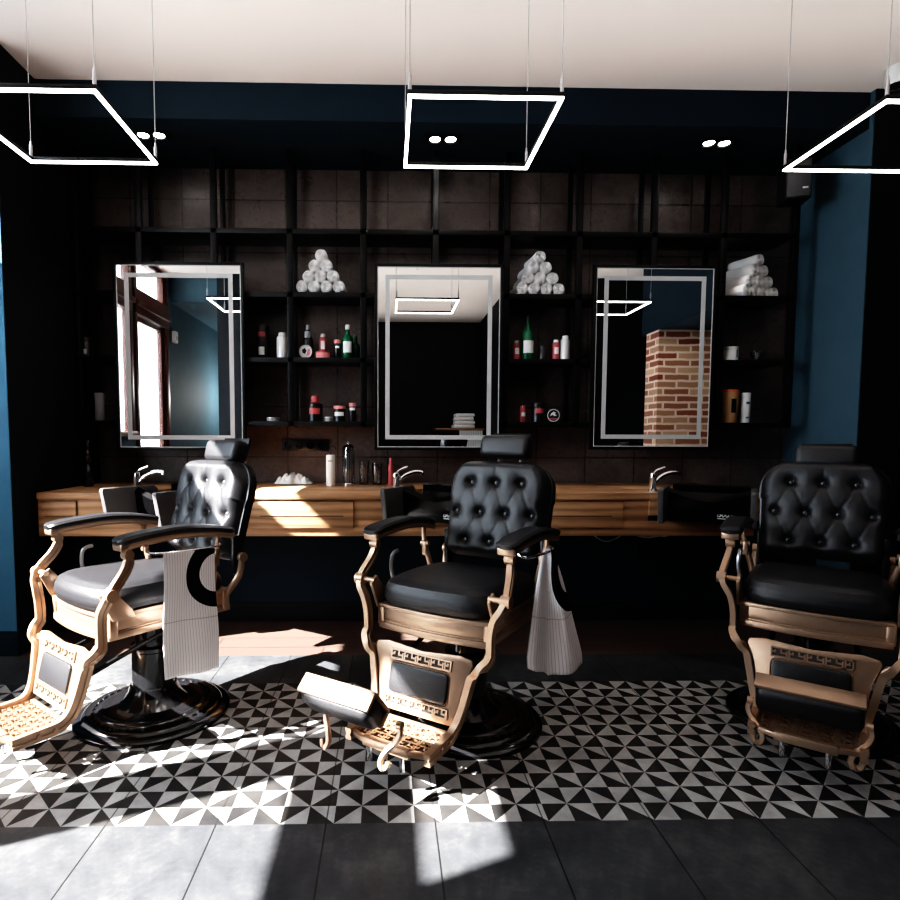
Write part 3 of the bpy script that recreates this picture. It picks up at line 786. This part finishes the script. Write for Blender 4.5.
# ------------------------------------------------------------------ LED mirrors
def make_mirror(w, h):
    r = thing('led_mirror', '', 'mirror')
    b = MB(); t_ = .018
    b.span(-w / 2 - t_, -w / 2, 0, .03, -t_, h + t_, .002); b.span(w / 2, w / 2 + t_, 0, .03, -t_, h + t_, .002); b.span(-w / 2, w / 2, 0, .03, -t_, 0, .002); b.span(-w / 2, w / 2, 0, .03, h, h + t_, .002)
    b.span(-w / 2, w / 2, .012, .03, 0, h); b.build('frame', 'black_metal', r)
    MB().span(-w / 2, w / 2, .004, .011, 0, h).build('mirror_glass', 'mirror', r)
    b = MB(); o_, k = .047, .026
    b.span(-w / 2 + o_, w / 2 - o_, .0028, .006, o_, o_ + k); b.span(-w / 2 + o_, w / 2 - o_, .0028, .006, h - o_ - k, h - o_)
    b.span(-w / 2 + o_, -w / 2 + o_ + k, .0028, .006, o_ + k, h - o_ - k); b.span(w / 2 - o_ - k, w / 2 - o_, .0028, .006, o_ + k, h - o_ - k)
    b.build('led_strip', 'frost', r)
    b = MB(); k = .005
    b.span(-w / 2, w / 2, .0025, .006, 0, k); b.span(-w / 2, w / 2, .0025, .006, h - k, h); b.span(-w / 2, -w / 2 + k, .0025, .006, k, h - k); b.span(w / 2 - k, w / 2, .0025, .006, k, h - k)
    b.build('polished_edge', 'frost', r)
    return r
ml = ['tall LED-edged mirror reflecting a red-brown street door', 'tall LED-edged mirror reflecting the pale ceiling and a folded towel stack', 'tall LED-edged mirror reflecting an old brick pier']
for i, (x0, x1, z0, z1) in enumerate(((-1.592, -.866, 1.04, 2.108), (-.062, .668, 1.045, 2.11), (1.244, 1.950, 1.052, 2.115))):
    o = make_mirror(x1 - x0, z1 - z0); o.location = ((x0 + x1) / 2, 3.545, z0); tag(o, ml[i], 'mirror', 'LED mirrors over the counter')

# ------------------------------------------------------------------ pendant frames
def make_pendant():
    r = thing('pendant_light', '', 'pendant light'); S = .2495
    b = MB()
    for a, c, d_, e in ((-S, S, -S, -S + .015), (-S, S, S - .015, S), (-S, -S + .015, -S + .015, S - .015), (S - .015, S, -S + .015, S - .015)): b.span(a, c, d_, e, .006, .020, .001)
    b.build('frame', 'black_metal', r)
    b = MB(); i_ = .002
    for a, c, d_, e in ((-S + i_, S - i_, -S + i_, -S + .0135), (-S + i_, S - i_, S - .0135, S - i_), (-S + i_, -S + .0135, -S + .0135, S - .0135), (S - .0135, S - i_, -S + .0135, S - .0135)): b.span(a, c, d_, e, -.001, .007)
    b.build('led_diffuser', 'led', r)
    for sx in (-1, 1):
        for sy in (-1, 1):
            p = (sx * (S - .0075), sy * (S - .0075))
            c = MB(); c.cyl((*p, .06), (*p, CE - 2.176), .0018, 6); co = c.build('cable', 'cable', r)
            c = MB(); c.cyl((*p, .018), (*p, .066), .006, 10); c.cyl((*p, .066), (*p, .080), .0035, 8); c.build('cable_grip', 'steel', co)
    return r
pl = ['square black LED pendant hanging at the left, partly out of frame', 'square black LED pendant hanging before the middle mirror', 'square black LED pendant hanging at the right by the ceiling spotlight']
pend = make_pendant()
for i, (x, y) in enumerate(((-1.158, 2.177), (.310, 2.177), (1.835, 2.164))):
    o = pend if i == 0 else copy_tree(pend); o.location = (x, y, 2.176); tag(o, pl[i], 'pendant light', 'square LED pendant lights')

# ------------------------------------------------------------------ soffit downlights
def make_down():
    r = thing('twin_downlight', '', 'downlight')
    b = MB(); b.span(-.105, .105, -.052, .052, -.006, .0, .002); b.build('trim_plate', 'black_plastic', r)
    for sx in (-1, 1):
        c = MB(); c.lathe([(.040, -.012), (.040, -.006), (.032, -.0065)], (sx * .044, 0, 0), 24, None, False); ro = c.build('lamp_ring', 'black_metal', r)
        c = MB(); c.lathe([(.030, -.008), (.030, -.0062)], (sx * .044, 0, 0), 20); c.build('lamp', 'lamp', ro)
    return r
dl = ['twin ceiling downlight seen behind the left pendant', 'twin ceiling downlight seen through the middle pendant', 'twin ceiling downlight above the brick-reflecting mirror']
dn = make_down()
for i, x in enumerate((-1.323, .309, 1.873)):
    o = dn if i == 0 else copy_tree(dn); o.location = (x, 3.435, ZS - .0005); tag(o, dl[i], 'downlight', 'twin downlights in the soffit')
for x in (-1.323, .309, 1.873):
    ld = bpy.data.lights.new('downlight_beam', 'SPOT'); ld.energy = 14; ld.spot_size = math.radians(80); ld.spot_blend = .8; ld.shadow_soft_size = .03; ld.color = (1, .95, .9)
    lo = bpy.data.objects.new('downlight_beam', ld); COL.objects.link(lo); lo.location = (x, 3.435, ZS - .03)

# ceiling spotlight and wall speaker
r = thing('ceiling_spotlight', 'white cylindrical ceiling spotlight with a black centre, at the top right corner', 'spotlight', (2.585, 3.06, CE - .085))
b = MB(); b.lathe([(.048, 0), (.052, .006), (.052, .085)], n=36); b.build('housing', 'white_plastic', r)
b = MB(); b.lathe([(.042, -.002), (.039, .002), (.02, .0025)], n=28); b.lathe([(.018, -.006), (.018, .002)], n=16); b.build('lamp_face', 'black_plastic', r)
r = thing('wall_speaker', 'black box loudspeaker with a small white badge, hung in the right corner', 'loudspeaker', (2.355, 3.47, 2.47), math.radians(-14))
b = MB(); b.span(-.068, .068, -.07, .07, 0, .23, .008); b.build('cabinet', 'black_plastic', r)
MB().span(-.060, .060, -.075, -.066, .012, .218, .004).build('grille', 'speaker_grille', r) if False else MB().span(-.060, .060, -.075, -.066, .012, .218, .004).build('grille', 'black_lightened', r)
MB().span(.018, .046, -.078, -.072, .052, .062, .001).build('badge', 'white_plastic', r)
b = MB(); b.cyl((0, 0, .225), (0, 0, ZS - 2.47 - .004), .012); b.lathe([(.03, ZS - 2.47 - .008), (.03, ZS - 2.47)], n=16); b.build('bracket', 'black_metal', r)

# ------------------------------------------------------------------ rolled towels
def make_roll(L=.225, R=.0385, seed=0):
    rnd = random.Random(seed); b = MB(); ph = [rnd.uniform(0, 6) for _ in range(4)]
    n = 40
    def rad(a, y): return R * (1 + .035 * math.sin(2 * a + ph[0]) + .02 * math.sin(5 * a + ph[1] + y * 20) + .02 * math.sin(y * 30 + ph[2]))
    # tail overlap step along the outside
    ta = rnd.uniform(0, 6.28)
    def outer(u, v):
        a = 2 * PI * u; y = v * L; e = .007; rr = rad(a, y)
        if v < .04 or v > .96: rr -= .004
        rr += .0035 * (1 - ((a - ta) % (2 * PI)) / (2 * PI))
        return (rr * math.cos(a), y, rr * math.sin(a))
    b.grid(outer, n, 16, True)
    # spiral end faces
    for y0, s in ((0, -1), (L, 1)):
        def end(u, v):
            a = 2 * PI * u; rr = rad(a, y0) * v * .985
            turn = (v * 3.4 + s * a / (2 * PI)) % 1.0
            dep = .018 * abs(2 * turn - 1) ** 2 - .004
            if v > .95: dep = 0
            return (rr * math.cos(a), y0 + s * (.004 - dep * 1.0 + .0), rr * math.sin(a))
        b.grid(end, n, 40, True)
    me = b.build('rolled_towel', 'towel', autosmooth=False)
    return me
protos = [make_roll(seed=i) for i in range(4)]
used = [False] * 4
ordn = ['first', 'second', 'third', 'fourth']
def pyramid(xc, pitch, rise, rows, where, grp, yaw, skew=0, y0=3.612):
    names = {0: 'bottom row', 1: 'second row up', 2: 'third row'}
    z = SZ[1] + .0405
    for rI, n in enumerate(rows):
        for k in range(n):
            x = xc + (k - (n - 1) / 2) * pitch + skew * rI + random.uniform(-.003, .003)
            j = (rI * 5 + k) % 4
            if not used[j]: o = protos[j]; used[j] = True
            else: o = protos[j].copy(); COL.objects.link(o)
            o.location = (xc + (x - xc) * math.cos(yaw), y0 + (x - xc + 1.5 * pitch) * math.sin(yaw) + random.uniform(-.004, .005) + .008 * rI, z + rI * rise); o.rotation_euler = (0, random.uniform(0, 6.28) if False else 0, yaw + random.uniform(-.03, .03))
            o.scale = (pitch / .0835, .86 if yaw > .2 else 1, pitch / .0835)
            if n == 1: lab = 'white rolled towel on top of the pyramid ' + where
            else: lab = 'white rolled towel, %s from left, %s, pyramid %s' % (ordn[k], names[rI], where)
            tag(o, lab, 'towel', grp)
pyramid(-.405, .0735, .064, (4, 3, 2, 1), 'left of middle mirror', 'towel pyramid between left and middle mirrors', 0)
pyramid(.925, .0755, .066, (4, 3, 2, 1), 'right of middle mirror', 'towel pyramid between middle and right mirrors', math.radians(4))
pyramid(2.292, .0775, .066, (4, 3, 2, 1), 'near the blue right wall', 'towel pyramid right of the right mirror', math.radians(20), y0=3.605)

# ------------------------------------------------------------------ products on the shelves
def px_item(u, wpx, vtop, zbase, Y=3.66):
    p = at(u, vtop, Y); s_ = F / Y
    return p.x, Y, zbase, wpx / s_ / 2, max(.02, p.z - zbase)
def item(name, label, cat, grp, u, wpx, vtop, zb, body, prof, extra=(), Y=3.66, n=24):
    """prof: radius fraction, height fraction; extra: (part, material, profile)"""
    x, y, z, rr, h = px_item(u, wpx, vtop, zb, Y)
    r = thing(name, label, cat, (x, y, z + .0005), 0, grp)
    b = MB(); b.lathe([(a * rr, c * h) for a, c in prof], n=n); b.build('body', body, r)
    for pn, pm, pp in extra:
        b = MB(); b.lathe([(a * rr, c * h) for a, c in pp], n=n, caps=(pn != 'label')); b.build(pn, pm, r)
    return r, rr, h
CYLP = [(.94, 0), (1, .02), (1, .97), (.95, 1)]
def emblem(r, rr, h, z0, z1, mat, w=.6):
    b = MB()
    def g(u, v):
        a = -PI / 2 + (u - .5) * w * 2; return (rr * 1.012 * math.cos(a), rr * 1.012 * math.sin(a), h * (z0 + (z1 - z0) * v))
    b.grid(g, 9, 3); b.build('label', mat, r)
def can(name, label, cat, grp, u, w, vt, zb, mat, lid=None, Y=3.66):
    if lid: return item(name, label, cat, grp, u, w, vt, zb, mat, [(.94, 0), (1, .02), (1, .80), (.96, .82)], [('lid', lid, [(1.02, .80), (1.03, .82), (1.03, .97), (.98, 1)])], Y)
    return item(name, label, cat, grp, u, w, vt, zb, mat, CYLP, (), Y)
def aerosol(name, label, cat, grp, u, w, vt, zb, mat, capm, Y=3.66):
    return item(name, label, cat, grp, u, w, vt, zb, mat, [(.92, 0), (1, .02), (1, .80), (.86, .86), (.62, .88)], [('cap', capm, [(.66, .86), (.68, .87), (.66, .98), (.6, 1)])], Y)
def flask(name, label, cat, grp, u, w, vt, zb, mat, capm, Y=3.66):
    return item(name, label, cat, grp, u, w, vt, zb, mat, [(.9, 0), (1, .03), (1, .55), (.85, .64), (.40, .72), (.34, .80), (.34, .88)], [('cap', capm, [(.42, .86), (.42, .98), (.34, 1)])], Y)
def round_tin(label, grp, u, v, rpx, zb, face, Y=3.64):
    p = at(u, v, Y); rr = rpx / (F / Y)
    r = thing('round_tin', label, 'tin', (p.x, Y, zb + .0005), 0, grp)
    b = MB(); b.lathe([(rr * .97, 0), (rr, .003), (rr, .03), (rr * .97, .033)], (0, .033, rr), 36, (0, -1, 0)); b.build('body', 'black_plastic', r)
    b = MB(); b.lathe([(rr * .92, .0332), (rr * .92, .0345), (rr * .82, .0345), (rr * .82, .0332)], (0, .033, rr), 36, (0, -1, 0), False); b.build('rim_ring', 'print_white', r)
    if face == 'pink':
        b = MB(); b.lathe([(rr * .8, .0332), (rr * .8, .0342), (.001, .0342)], (0, .033, rr), 30, (0, -1, 0)); b.build('face', 'print_white', r)
        b = MB(); b.prism([(rr * .12, -rr * .65), (rr * .55, -rr * .5), (rr * .72, 0), (rr * .6, rr * .45), (rr * .3, rr * .3)], .0015, Matrix(((1, 0, 0, 0), (0, 0, -1, -.0002), (0, 1, 0, rr), (0, 0, 0, 1)))); b.build('emblem', 'pink', r)
        b = MB(); b.prism([(-rr * .5, rr * .2), (-rr * .1, rr * .5), (rr * .15, rr * .1), (-rr * .05, -rr * .35), (-rr * .4, -rr * .2)], .0015, Matrix(((1, 0, 0, 0), (0, 0, -1, -.0002), (0, 1, 0, rr), (0, 0, 0, 1)))); b.build('emblem', 'black_plastic', r)
    else:
        b = MB(); b.span(-rr * .62, rr * .62, -.0016, .001, rr * .38, rr * .62); b.build('emblem', 'red', r)
        b = MB(); b.prism([(-rr * .5, -.1 * rr), (-rr * .35, rr * .3), (0, rr * .55), (rr * .35, rr * .42), (rr * .2, rr * .2), (rr * .5, 0), (rr * .1, -.1 * rr), (-.1 * rr, rr * .1)], .0015, Matrix(((1, 0, 0, 0), (0, 0, -1, -.0002), (0, 1, 0, rr), (0, 0, 0, 1)))); b.build('emblem', 'print_white', r)
    return r
g1 = 'grooming products on the shelf left of the middle mirror'; g2 = 'grooming products on the shelf right of the middle mirror'; g3 = 'products beside the right wall'; g4 = 'products at the dark left end'
S3, S4 = SZ[2], SZ[3]
o, rr, h = can('cardboard_tube', 'black product tube with red label and white emblem at the left shelf end', 'tube', g1, 262.5, 13, 326, S3, 'black_plastic', 'black_plastic', 3.70); emblem(o, rr, h, .66, .80, 'red'); emblem(o, rr, h, .12, .36, 'print_white', .45)
aerosol('aerosol_can', 'silver spray can, next to the black tube on the left shelf', 'spray can', g1, 282.5, 11.5, 333, S3, 'silver_can', 'white_plastic')
o, rr, h = flask('tonic_bottle', 'black bottle with grey label behind the pink-faced round tin', 'bottle', g1, 308, 10, 325, S3, 'black_plastic', 'grey_plastic', 3.74); emblem(o, rr, h, .62, .80, 'grey_plastic')
round_tin('round tin with white and pink face standing on edge on the left shelf', g1, 305.5, 351, 7, S3, 'pink')
can('pomade_tin', 'flat pink pomade tin below the red bottle', 'tin', g1, 323, 14, 352, S3, 'pink', 'red', 3.63)
o, rr, h = aerosol('shave_bottle', 'red and white bottle just behind the flat pink tin', 'bottle', g1, 323, 8, 334, S3, 'red', 'silver_can', 3.715); emblem(o, rr, h, .40, .72, 'print_white', .5)
o, rr, h = can('oil_bottle', 'small dark bottle with pink cap, beside the green bottle on the left shelf', 'bottle', g1, 337.5, 7, 340, S3, 'black_plastic', 'pink'); emblem(o, rr, h, .55, .66, 'print_white', .6)
o, rr, h = flask('green_bottle', 'green glass bottle with white label on the left shelf', 'bottle', g1, 347.5, 11, 325, S3, 'green', 'white_plastic'); emblem(o, rr, h, .18, .5, 'print_white', .8)
flask('green_flask', 'round green flask right of the green glass bottle', 'bottle', g1, 355.5, 9, 336, S3, 'green', 'green', 3.72)
# lower shelf, left unit
o, rr, h = item('black_tub', 'black tub with red label and red cap on the lowest left shelf', 'tub', g1, 315, 15, 396, S4, 'black_plastic', [(.95, 0), (1, .02), (1, .68), (.5, .74)], [('cap', 'red', [(.55, .72), (.55, .98), (.5, 1)])]); emblem(o, rr, h, .28, .52, 'red', .8)
can('wax_tin', 'flat pale tin lying at the left end of the lowest left shelf', 'tin', g1, 273, 13, 417.5, S4, 'grey_plastic', 'silver_can')
can('wax_tin', 'small pale tin right of the black red-capped tub', 'tin', g1, 328.5, 8, 417, S4, 'grey_plastic', 'white_plastic')
o, rr, h = can('cream_jar', 'dark cream jar with pink lid on the lowest left shelf', 'jar', g1, 339.5, 12, 406, S4, 'black_plastic', 'pink'); emblem(o, rr, h, .35, .6, 'print_white', .9)
o, rr, h = can('oil_bottle', 'dark bottle with white and pink top at the right end of the lowest left shelf', 'bottle', g1, 352.5, 7, 403, S4, 'black_plastic', 'pink'); emblem(o, rr, h, .6, .74, 'print_white', .9)
# second unit
o, rr, h = aerosol('shave_bottle', 'red striped bottle at the left end of the shelf right of the middle mirror', 'bottle', g2, 516.5, 7, 341, S3, 'red', 'white_plastic'); emblem(o, rr, h, .3, .62, 'print_white', .6)
o, rr, h = flask('green_bottle', 'green glass bottle with white label on the shelf right of the middle mirror', 'bottle', g2, 528, 12.5, 316, S3, 'green', 'black_plastic'); emblem(o, rr, h, .15, .43, 'print_white', .9)
can('cream_jar', 'plain black jar between the green bottle and the second red bottle', 'jar', g2, 543, 9.5, 346, S3, 'black_plastic', 'black_plastic')
o, rr, h = aerosol('shave_bottle', 'red striped bottle leaning close to the silver can', 'bottle', g2, 556, 7, 340, S3, 'red', 'white_plastic'); emblem(o, rr, h, .3, .62, 'print_white', .6)
aerosol('aerosol_can', 'silver spray can at the right end of the shelf right of the middle mirror', 'spray can', g2, 565.5, 9, 336, S3, 'silver_can', 'white_plastic', 3.64)
o, rr, h = aerosol('shave_bottle', 'red striped bottle alone on the lowest shelf right of the middle mirror', 'bottle', g2, 523, 6, 403, S4, 'red', 'black_plastic'); emblem(o, rr, h, .3, .5, 'print_white', .7)
o, rr, h = can('cardboard_tube', 'black tub with a red label between the red bottle and the round tin', 'tub', g2, 538, 13, 403, S4, 'black_plastic', 'black_plastic'); emblem(o, rr, h, .45, .70, 'red', .75)
round_tin('round black tin with white rim ring and red band on the lowest shelf', g2, 553.5, 414.5, 6.8, S4, 'red')
# right unit
o, rr, h = can('white_jar', 'squat white jar on the shelf beside the right mirror', 'jar', g3, 730.5, 14.5, 347.5, S3, 'white_plastic', 'white_plastic'); b = MB(); b.span(rr * .3, rr * .42, -rr * 1.01, -rr * .9, h * .25, h * .75); b.build('label', 'navy', o)
item('glass_dish', 'small clear glass dish right of the squat white jar', 'dish', g3, 757, 13, 352, S3, 'jar_glass', [(.5, 0), (.6, .1), (1, .9), (1, 1), (.95, 1), (.55, .2), (.01, .18)], ())
o, rr, h = item('takeaway_cup', 'tan cardboard cup with orange lid beside the right mirror', 'cup', g3, 730, 17, 390, S4, 'tan', [(.78, 0), (.8, .01), (.97, .93)], [('lid', 'orange', [(1.0, .92), (1.01, .95), (.9, 1)])]); emblem(o, rr * .92, h, .3, .72, 'print_black', .3)
o, rr, h = can('lotion_bottle', 'slim white bottle right of the tan cup', 'bottle', g3, 746, 9, 393, S4, 'white_plastic', 'white_plastic'); emblem(o, rr, h, .62, .70, 'navy', .4); emblem(o, rr, h, .15, .2, 'navy', .4)
# dark left end
o, rr, h = can('cardboard_tube', 'black tube with white emblem at the dark left shelf end', 'tube', g4, 86, 13, 338, S3, 'black_plastic', 'black_plastic'); emblem(o, rr, h, .15, .40, 'grey_plastic', .5)
can('lotion_bottle', 'grey cylinder bottle on the lowest shelf at the dark left end', 'bottle', g4, 99.5, 9, 393, S4, 'grey_plastic', 'grey_plastic')
# counter things
g5 = 'things standing on the counter'
item('tonic_bottle', 'tall glossy black bottle on the counter at its left end', 'bottle', g5, 87, 10, 440, CT, 'black_enamel', [(.9, 0), (1, .03), (1, .35), (.5, .45), (.45, .5), (.8, .56), (.8, .70), (.4, .76), (.35, .86), (.5, .9), (.5, 1)], (), 3.5)
r, rr, h = item('pump_bottle', 'slim white pump bottle on the counter', 'bottle', g5, 330.5, 9, 455, CT, 'white_plastic', [(.92, 0), (1, .02), (1, .96), (.9, 1)], (), 3.55)
emblem(r, rr, h, .78, .84, 'grey_plastic', .5)
MB().tube([(0, 0, h), (0, 0, h * 1.22), (.008, -.004, h * 1.27), (.028, -.012, h * 1.25), (.034, -.014, h * 1.16)], .0035, 8).build('pump', 'black_plastic', r)
r, rr, h = item('disinfectant_jar', 'tall glass jar with chrome lid and comb stand on the counter', 'jar', g5, 348.5, 12.5, 442, CT, 'jar_glass', [(.9, 0), (1, .03), (1, .82), (.96, .84)], [('lid', 'chrome', [(1.04, .82), (1.04, .87), (.6, .93), (.25, .95), (.25, 1)]), ('base', 'chrome', [(1.06, 0), (1.06, .05), (.96, .07)])], 3.60)
for q in ((-.012, 0), (.012, .006), (0, -.012)): MB().span(q[0] - .004, q[0] + .004, q[1] - .002, q[1] + .002, .02, h * .75).build('comb', 'steel', r)
for k, (u, vt, lab) in enumerate(((364, 461, 'clear glass tumbler next to the tall glass jar'), (377, 463, 'clear glass tumbler close to the middle basin tap'))):
    item('glass_tumbler', lab, 'glass', g5, u, 11, vt, CT, 'jar_glass', [(.8, 0), (.85, .03), (1, 1), (.95, 1), (.8, .08), (.01, .07)], (), 3.66)
item('oil_bottle', 'small red bottle standing behind the middle basin tap', 'bottle', g5, 390.8, 5.2, 458, CT, 'red', [(.9, 0), (1, .03), (1, .7), (.6, .8), (.55, 1)], (), 3.6)
# crumpled cloth on the counter
b = MB(); p = at(293, 478, 3.68)
def cloth(u, v):
    x = (u - .5) * .22 + .01 * math.sin(v * 9); y = (v - .5) * .10 + .012 * math.sin(u * 13)
    return (x, y, .004 + .048 * math.sin(PI * u) ** .6 * math.sin(PI * v) ** .6 * (1 + .5 * math.sin(u * 31 + 3 * math.sin(v * 8))))
b.grid(cloth, 40, 16); o = b.build('folded_cloth', 'towel', None, (p.x, 3.70, CT), .1, recalc=False); tag(o, 'crumpled white cloth lying on the sunlit counter', 'cloth', g5)
# socket strip on the wall
p = at(305, 445, 3.83)
r = thing('socket_strip', 'black recessed socket strip on the tiles above the counter', 'socket', (p.x, YW - .001, p.z))
MB().span(-.15, .15, -.022, 0, -.038, .038, .004).build('back_box', 'black_plastic', r)
for k in range(4):
    q = MB(); q.lathe([(.026, 0), (.026, .003), (.020, .003), (.018, -.003), (.004, -.003)], (-.108 + .072 * k, -.0225, 0), 20, (0, -1, 0)); so = q.build('socket', 'black_enamel', r)
    q = MB(); q.cyl((-.108 + .072 * k, -.028, .006), (-.108 + .072 * k, -.020, .006), .0035, 8); q.build('earth_pin', 'chrome', so)
# cables under the counter
def cable(name, lab, pts, rad=.004):
    o = MB().tube(pts, rad, 8, 6).build(name, 'cable'); tag(o, lab, 'cable', 'cables under the counter')
cable('power_cable', 'thin grey cable looping under the right half of the counter', [(1.14, 3.2, CB + .005), (1.15, 3.2, CB - .02), (1.21, 3.2, CB - .045), (1.28, 3.2, CB - .02), (1.295, 3.2, CB + .005)])
cable('power_cable', 'white flat cable run along the counter underside near the right basin', [(1.36, 3.18, CB + .003), (1.38, 3.17, CB - .010), (1.43, 3.16, CB - .016), (1.49, 3.17, CB - .008), (1.53, 3.18, CB - .012), (1.56, 3.18, CB + .003)], .006)

# ------------------------------------------------------------------ what the mirrors show
r = thing('reception_desk', 'reception desk with an oak top and white ribbed front, seen in the middle mirror', 'desk', (1.18, -2.15, 0))
MB().span(-.45, .30, -.25, .25, 1.22, 1.255, .004).build('desk_top', 'desk_oak', r)
b = MB()
for k in range(10): b.span(-.08 + .036 * k, -.048 + .036 * k, .215, .235, 0, 1.22, .004)
b.build('ribbed_front', 'white_plastic', r)
MB().span(-.40, .28, -.22, .214, 0, 1.22).build('desk_body', 'black_paint', r)
for k in range(4):
    b = MB(); b.box((0, 0, .029), (.34 - .012 * k, .24, .055), .024, None, 4)
    o = b.build('folded_towel', 'towel', None, (1.18 + .012 * (k % 2), -2.12, 1.2555 + .057 * k), .05 * (k % 3 - 1))
    tag(o, 'folded white towel, %s in the stack on the reception desk' % ['lowest', 'second from below', 'third from below', 'topmost'][k], 'towel', 'folded towel stack in the middle mirror')
r = thing('motion_sensor', 'small white motion sensor on the blue wall past the street door', 'sensor', (XL, -.12, 2.30)); MB().span(0, .05, -.045, .045, -.07, .07, .012).build('housing', 'white_plastic', r); MB().span(.046, .053, -.03, .03, -.04, .01, .004).build('lens', 'frost', r)
r = thing('smoke_detector', 'round white smoke detector on the ceiling, seen in the middle mirror', 'smoke detector', (.32, .55, CE - .04)); b = MB(); b.lathe([(.03, 0), (.055, .008), (.06, .04)], n=28); b.build('housing', 'white_plastic', r); MB().lathe([(.012, -.003), (.012, .002)], n=12).build('indicator', 'grey_plastic', r)

# ------------------------------------------------------------------ light
az, el = math.radians(23.5), math.radians(42.2)
sd = Vector((math.cos(az) * math.cos(el), math.sin(az) * math.cos(el), -math.sin(el)))
ld = bpy.data.lights.new('sun', 'SUN'); ld.energy = 92; ld.angle = math.radians(.55); ld.color = (1, .965, .93)
lo = bpy.data.objects.new('sun', ld); COL.objects.link(lo); lo.rotation_euler = sd.to_track_quat('-Z', 'Y').to_euler(); lo.location = (-6, -1, 6)
w = bpy.data.worlds.new('sky'); scene.world = w; w.use_nodes = True
bg = w.node_tree.nodes['Background']; bg.inputs[0].default_value = (.80, .90, 1, 1); bg.inputs[1].default_value = 13
def portal(y0, y1, z0, z1, nm):
    ld = bpy.data.lights.new(nm, 'AREA'); ld.shape = 'RECTANGLE'; ld.size = y1 - y0; ld.size_y = z1 - z0; ld.cycles.is_portal = True
    o = bpy.data.objects.new(nm, ld); COL.objects.link(o); o.location = (XL - .2, (y0 + y1) / 2, (z0 + z1) / 2)
    o.rotation_euler = (Vector((1, 0, 0))).to_track_quat('-Z', 'Y').to_euler()
portal(DY0 - .1, WY1 + .1, .3, 2.96, 'window_portal')

ld = bpy.data.lights.new('ceiling_fill', 'AREA'); ld.shape = 'RECTANGLE'; ld.size = 4.4; ld.size_y = 5.2; ld.energy = 42; ld.spread = math.radians(75); ld.color = (1, .95, .91)  # unseen upward fill added to brighten the ceiling
lo = bpy.data.objects.new('ceiling_fill', ld); COL.objects.link(lo); lo.location = (.75, .45, 1.75); lo.rotation_euler = (PI, 0, 0)
def fill_spot(loc, aim, e, ang):
    ld = bpy.data.lights.new('brick_fill', 'SPOT'); ld.energy = e; ld.spot_size = math.radians(ang); ld.spot_blend = .6; ld.shadow_soft_size = .05; ld.color = (1, .93, .86)
    o = bpy.data.objects.new('brick_fill', ld); COL.objects.link(o); o.location = loc; o.rotation_euler = (Vector(aim) - Vector(loc)).to_track_quat('-Z', 'Y').to_euler()
ld = bpy.data.lights.new('alcove_fill', 'POINT'); ld.energy = 55; ld.shadow_soft_size = .05; ld.color = (1, .95, .9)  # unseen fill added to brighten the blue wall in the left mirror
lo = bpy.data.objects.new('alcove_fill', ld); COL.objects.link(lo); lo.location = (-2.06, -1.8, 1.7)
fill_spot((1.75, 2.75, 2.02), (2.95, 1.3, 1.35), 60, 50)  # unseen spot added to brighten the brick pier in its reflection
# ------------------------------------------------------------------ picture
vs = scene.view_settings
vs.view_transform = 'Standard'; vs.exposure = 0
vs.use_curve_mapping = True
cm = vs.curve_mapping; cm.use_clip = False; cm.extend = 'EXTRAPOLATED'
c = cm.curves[3]
for p in ((.02, .0065), (.08, .060), (.25, .285), (.55, .68)): c.points.new(*p)
cm.update()
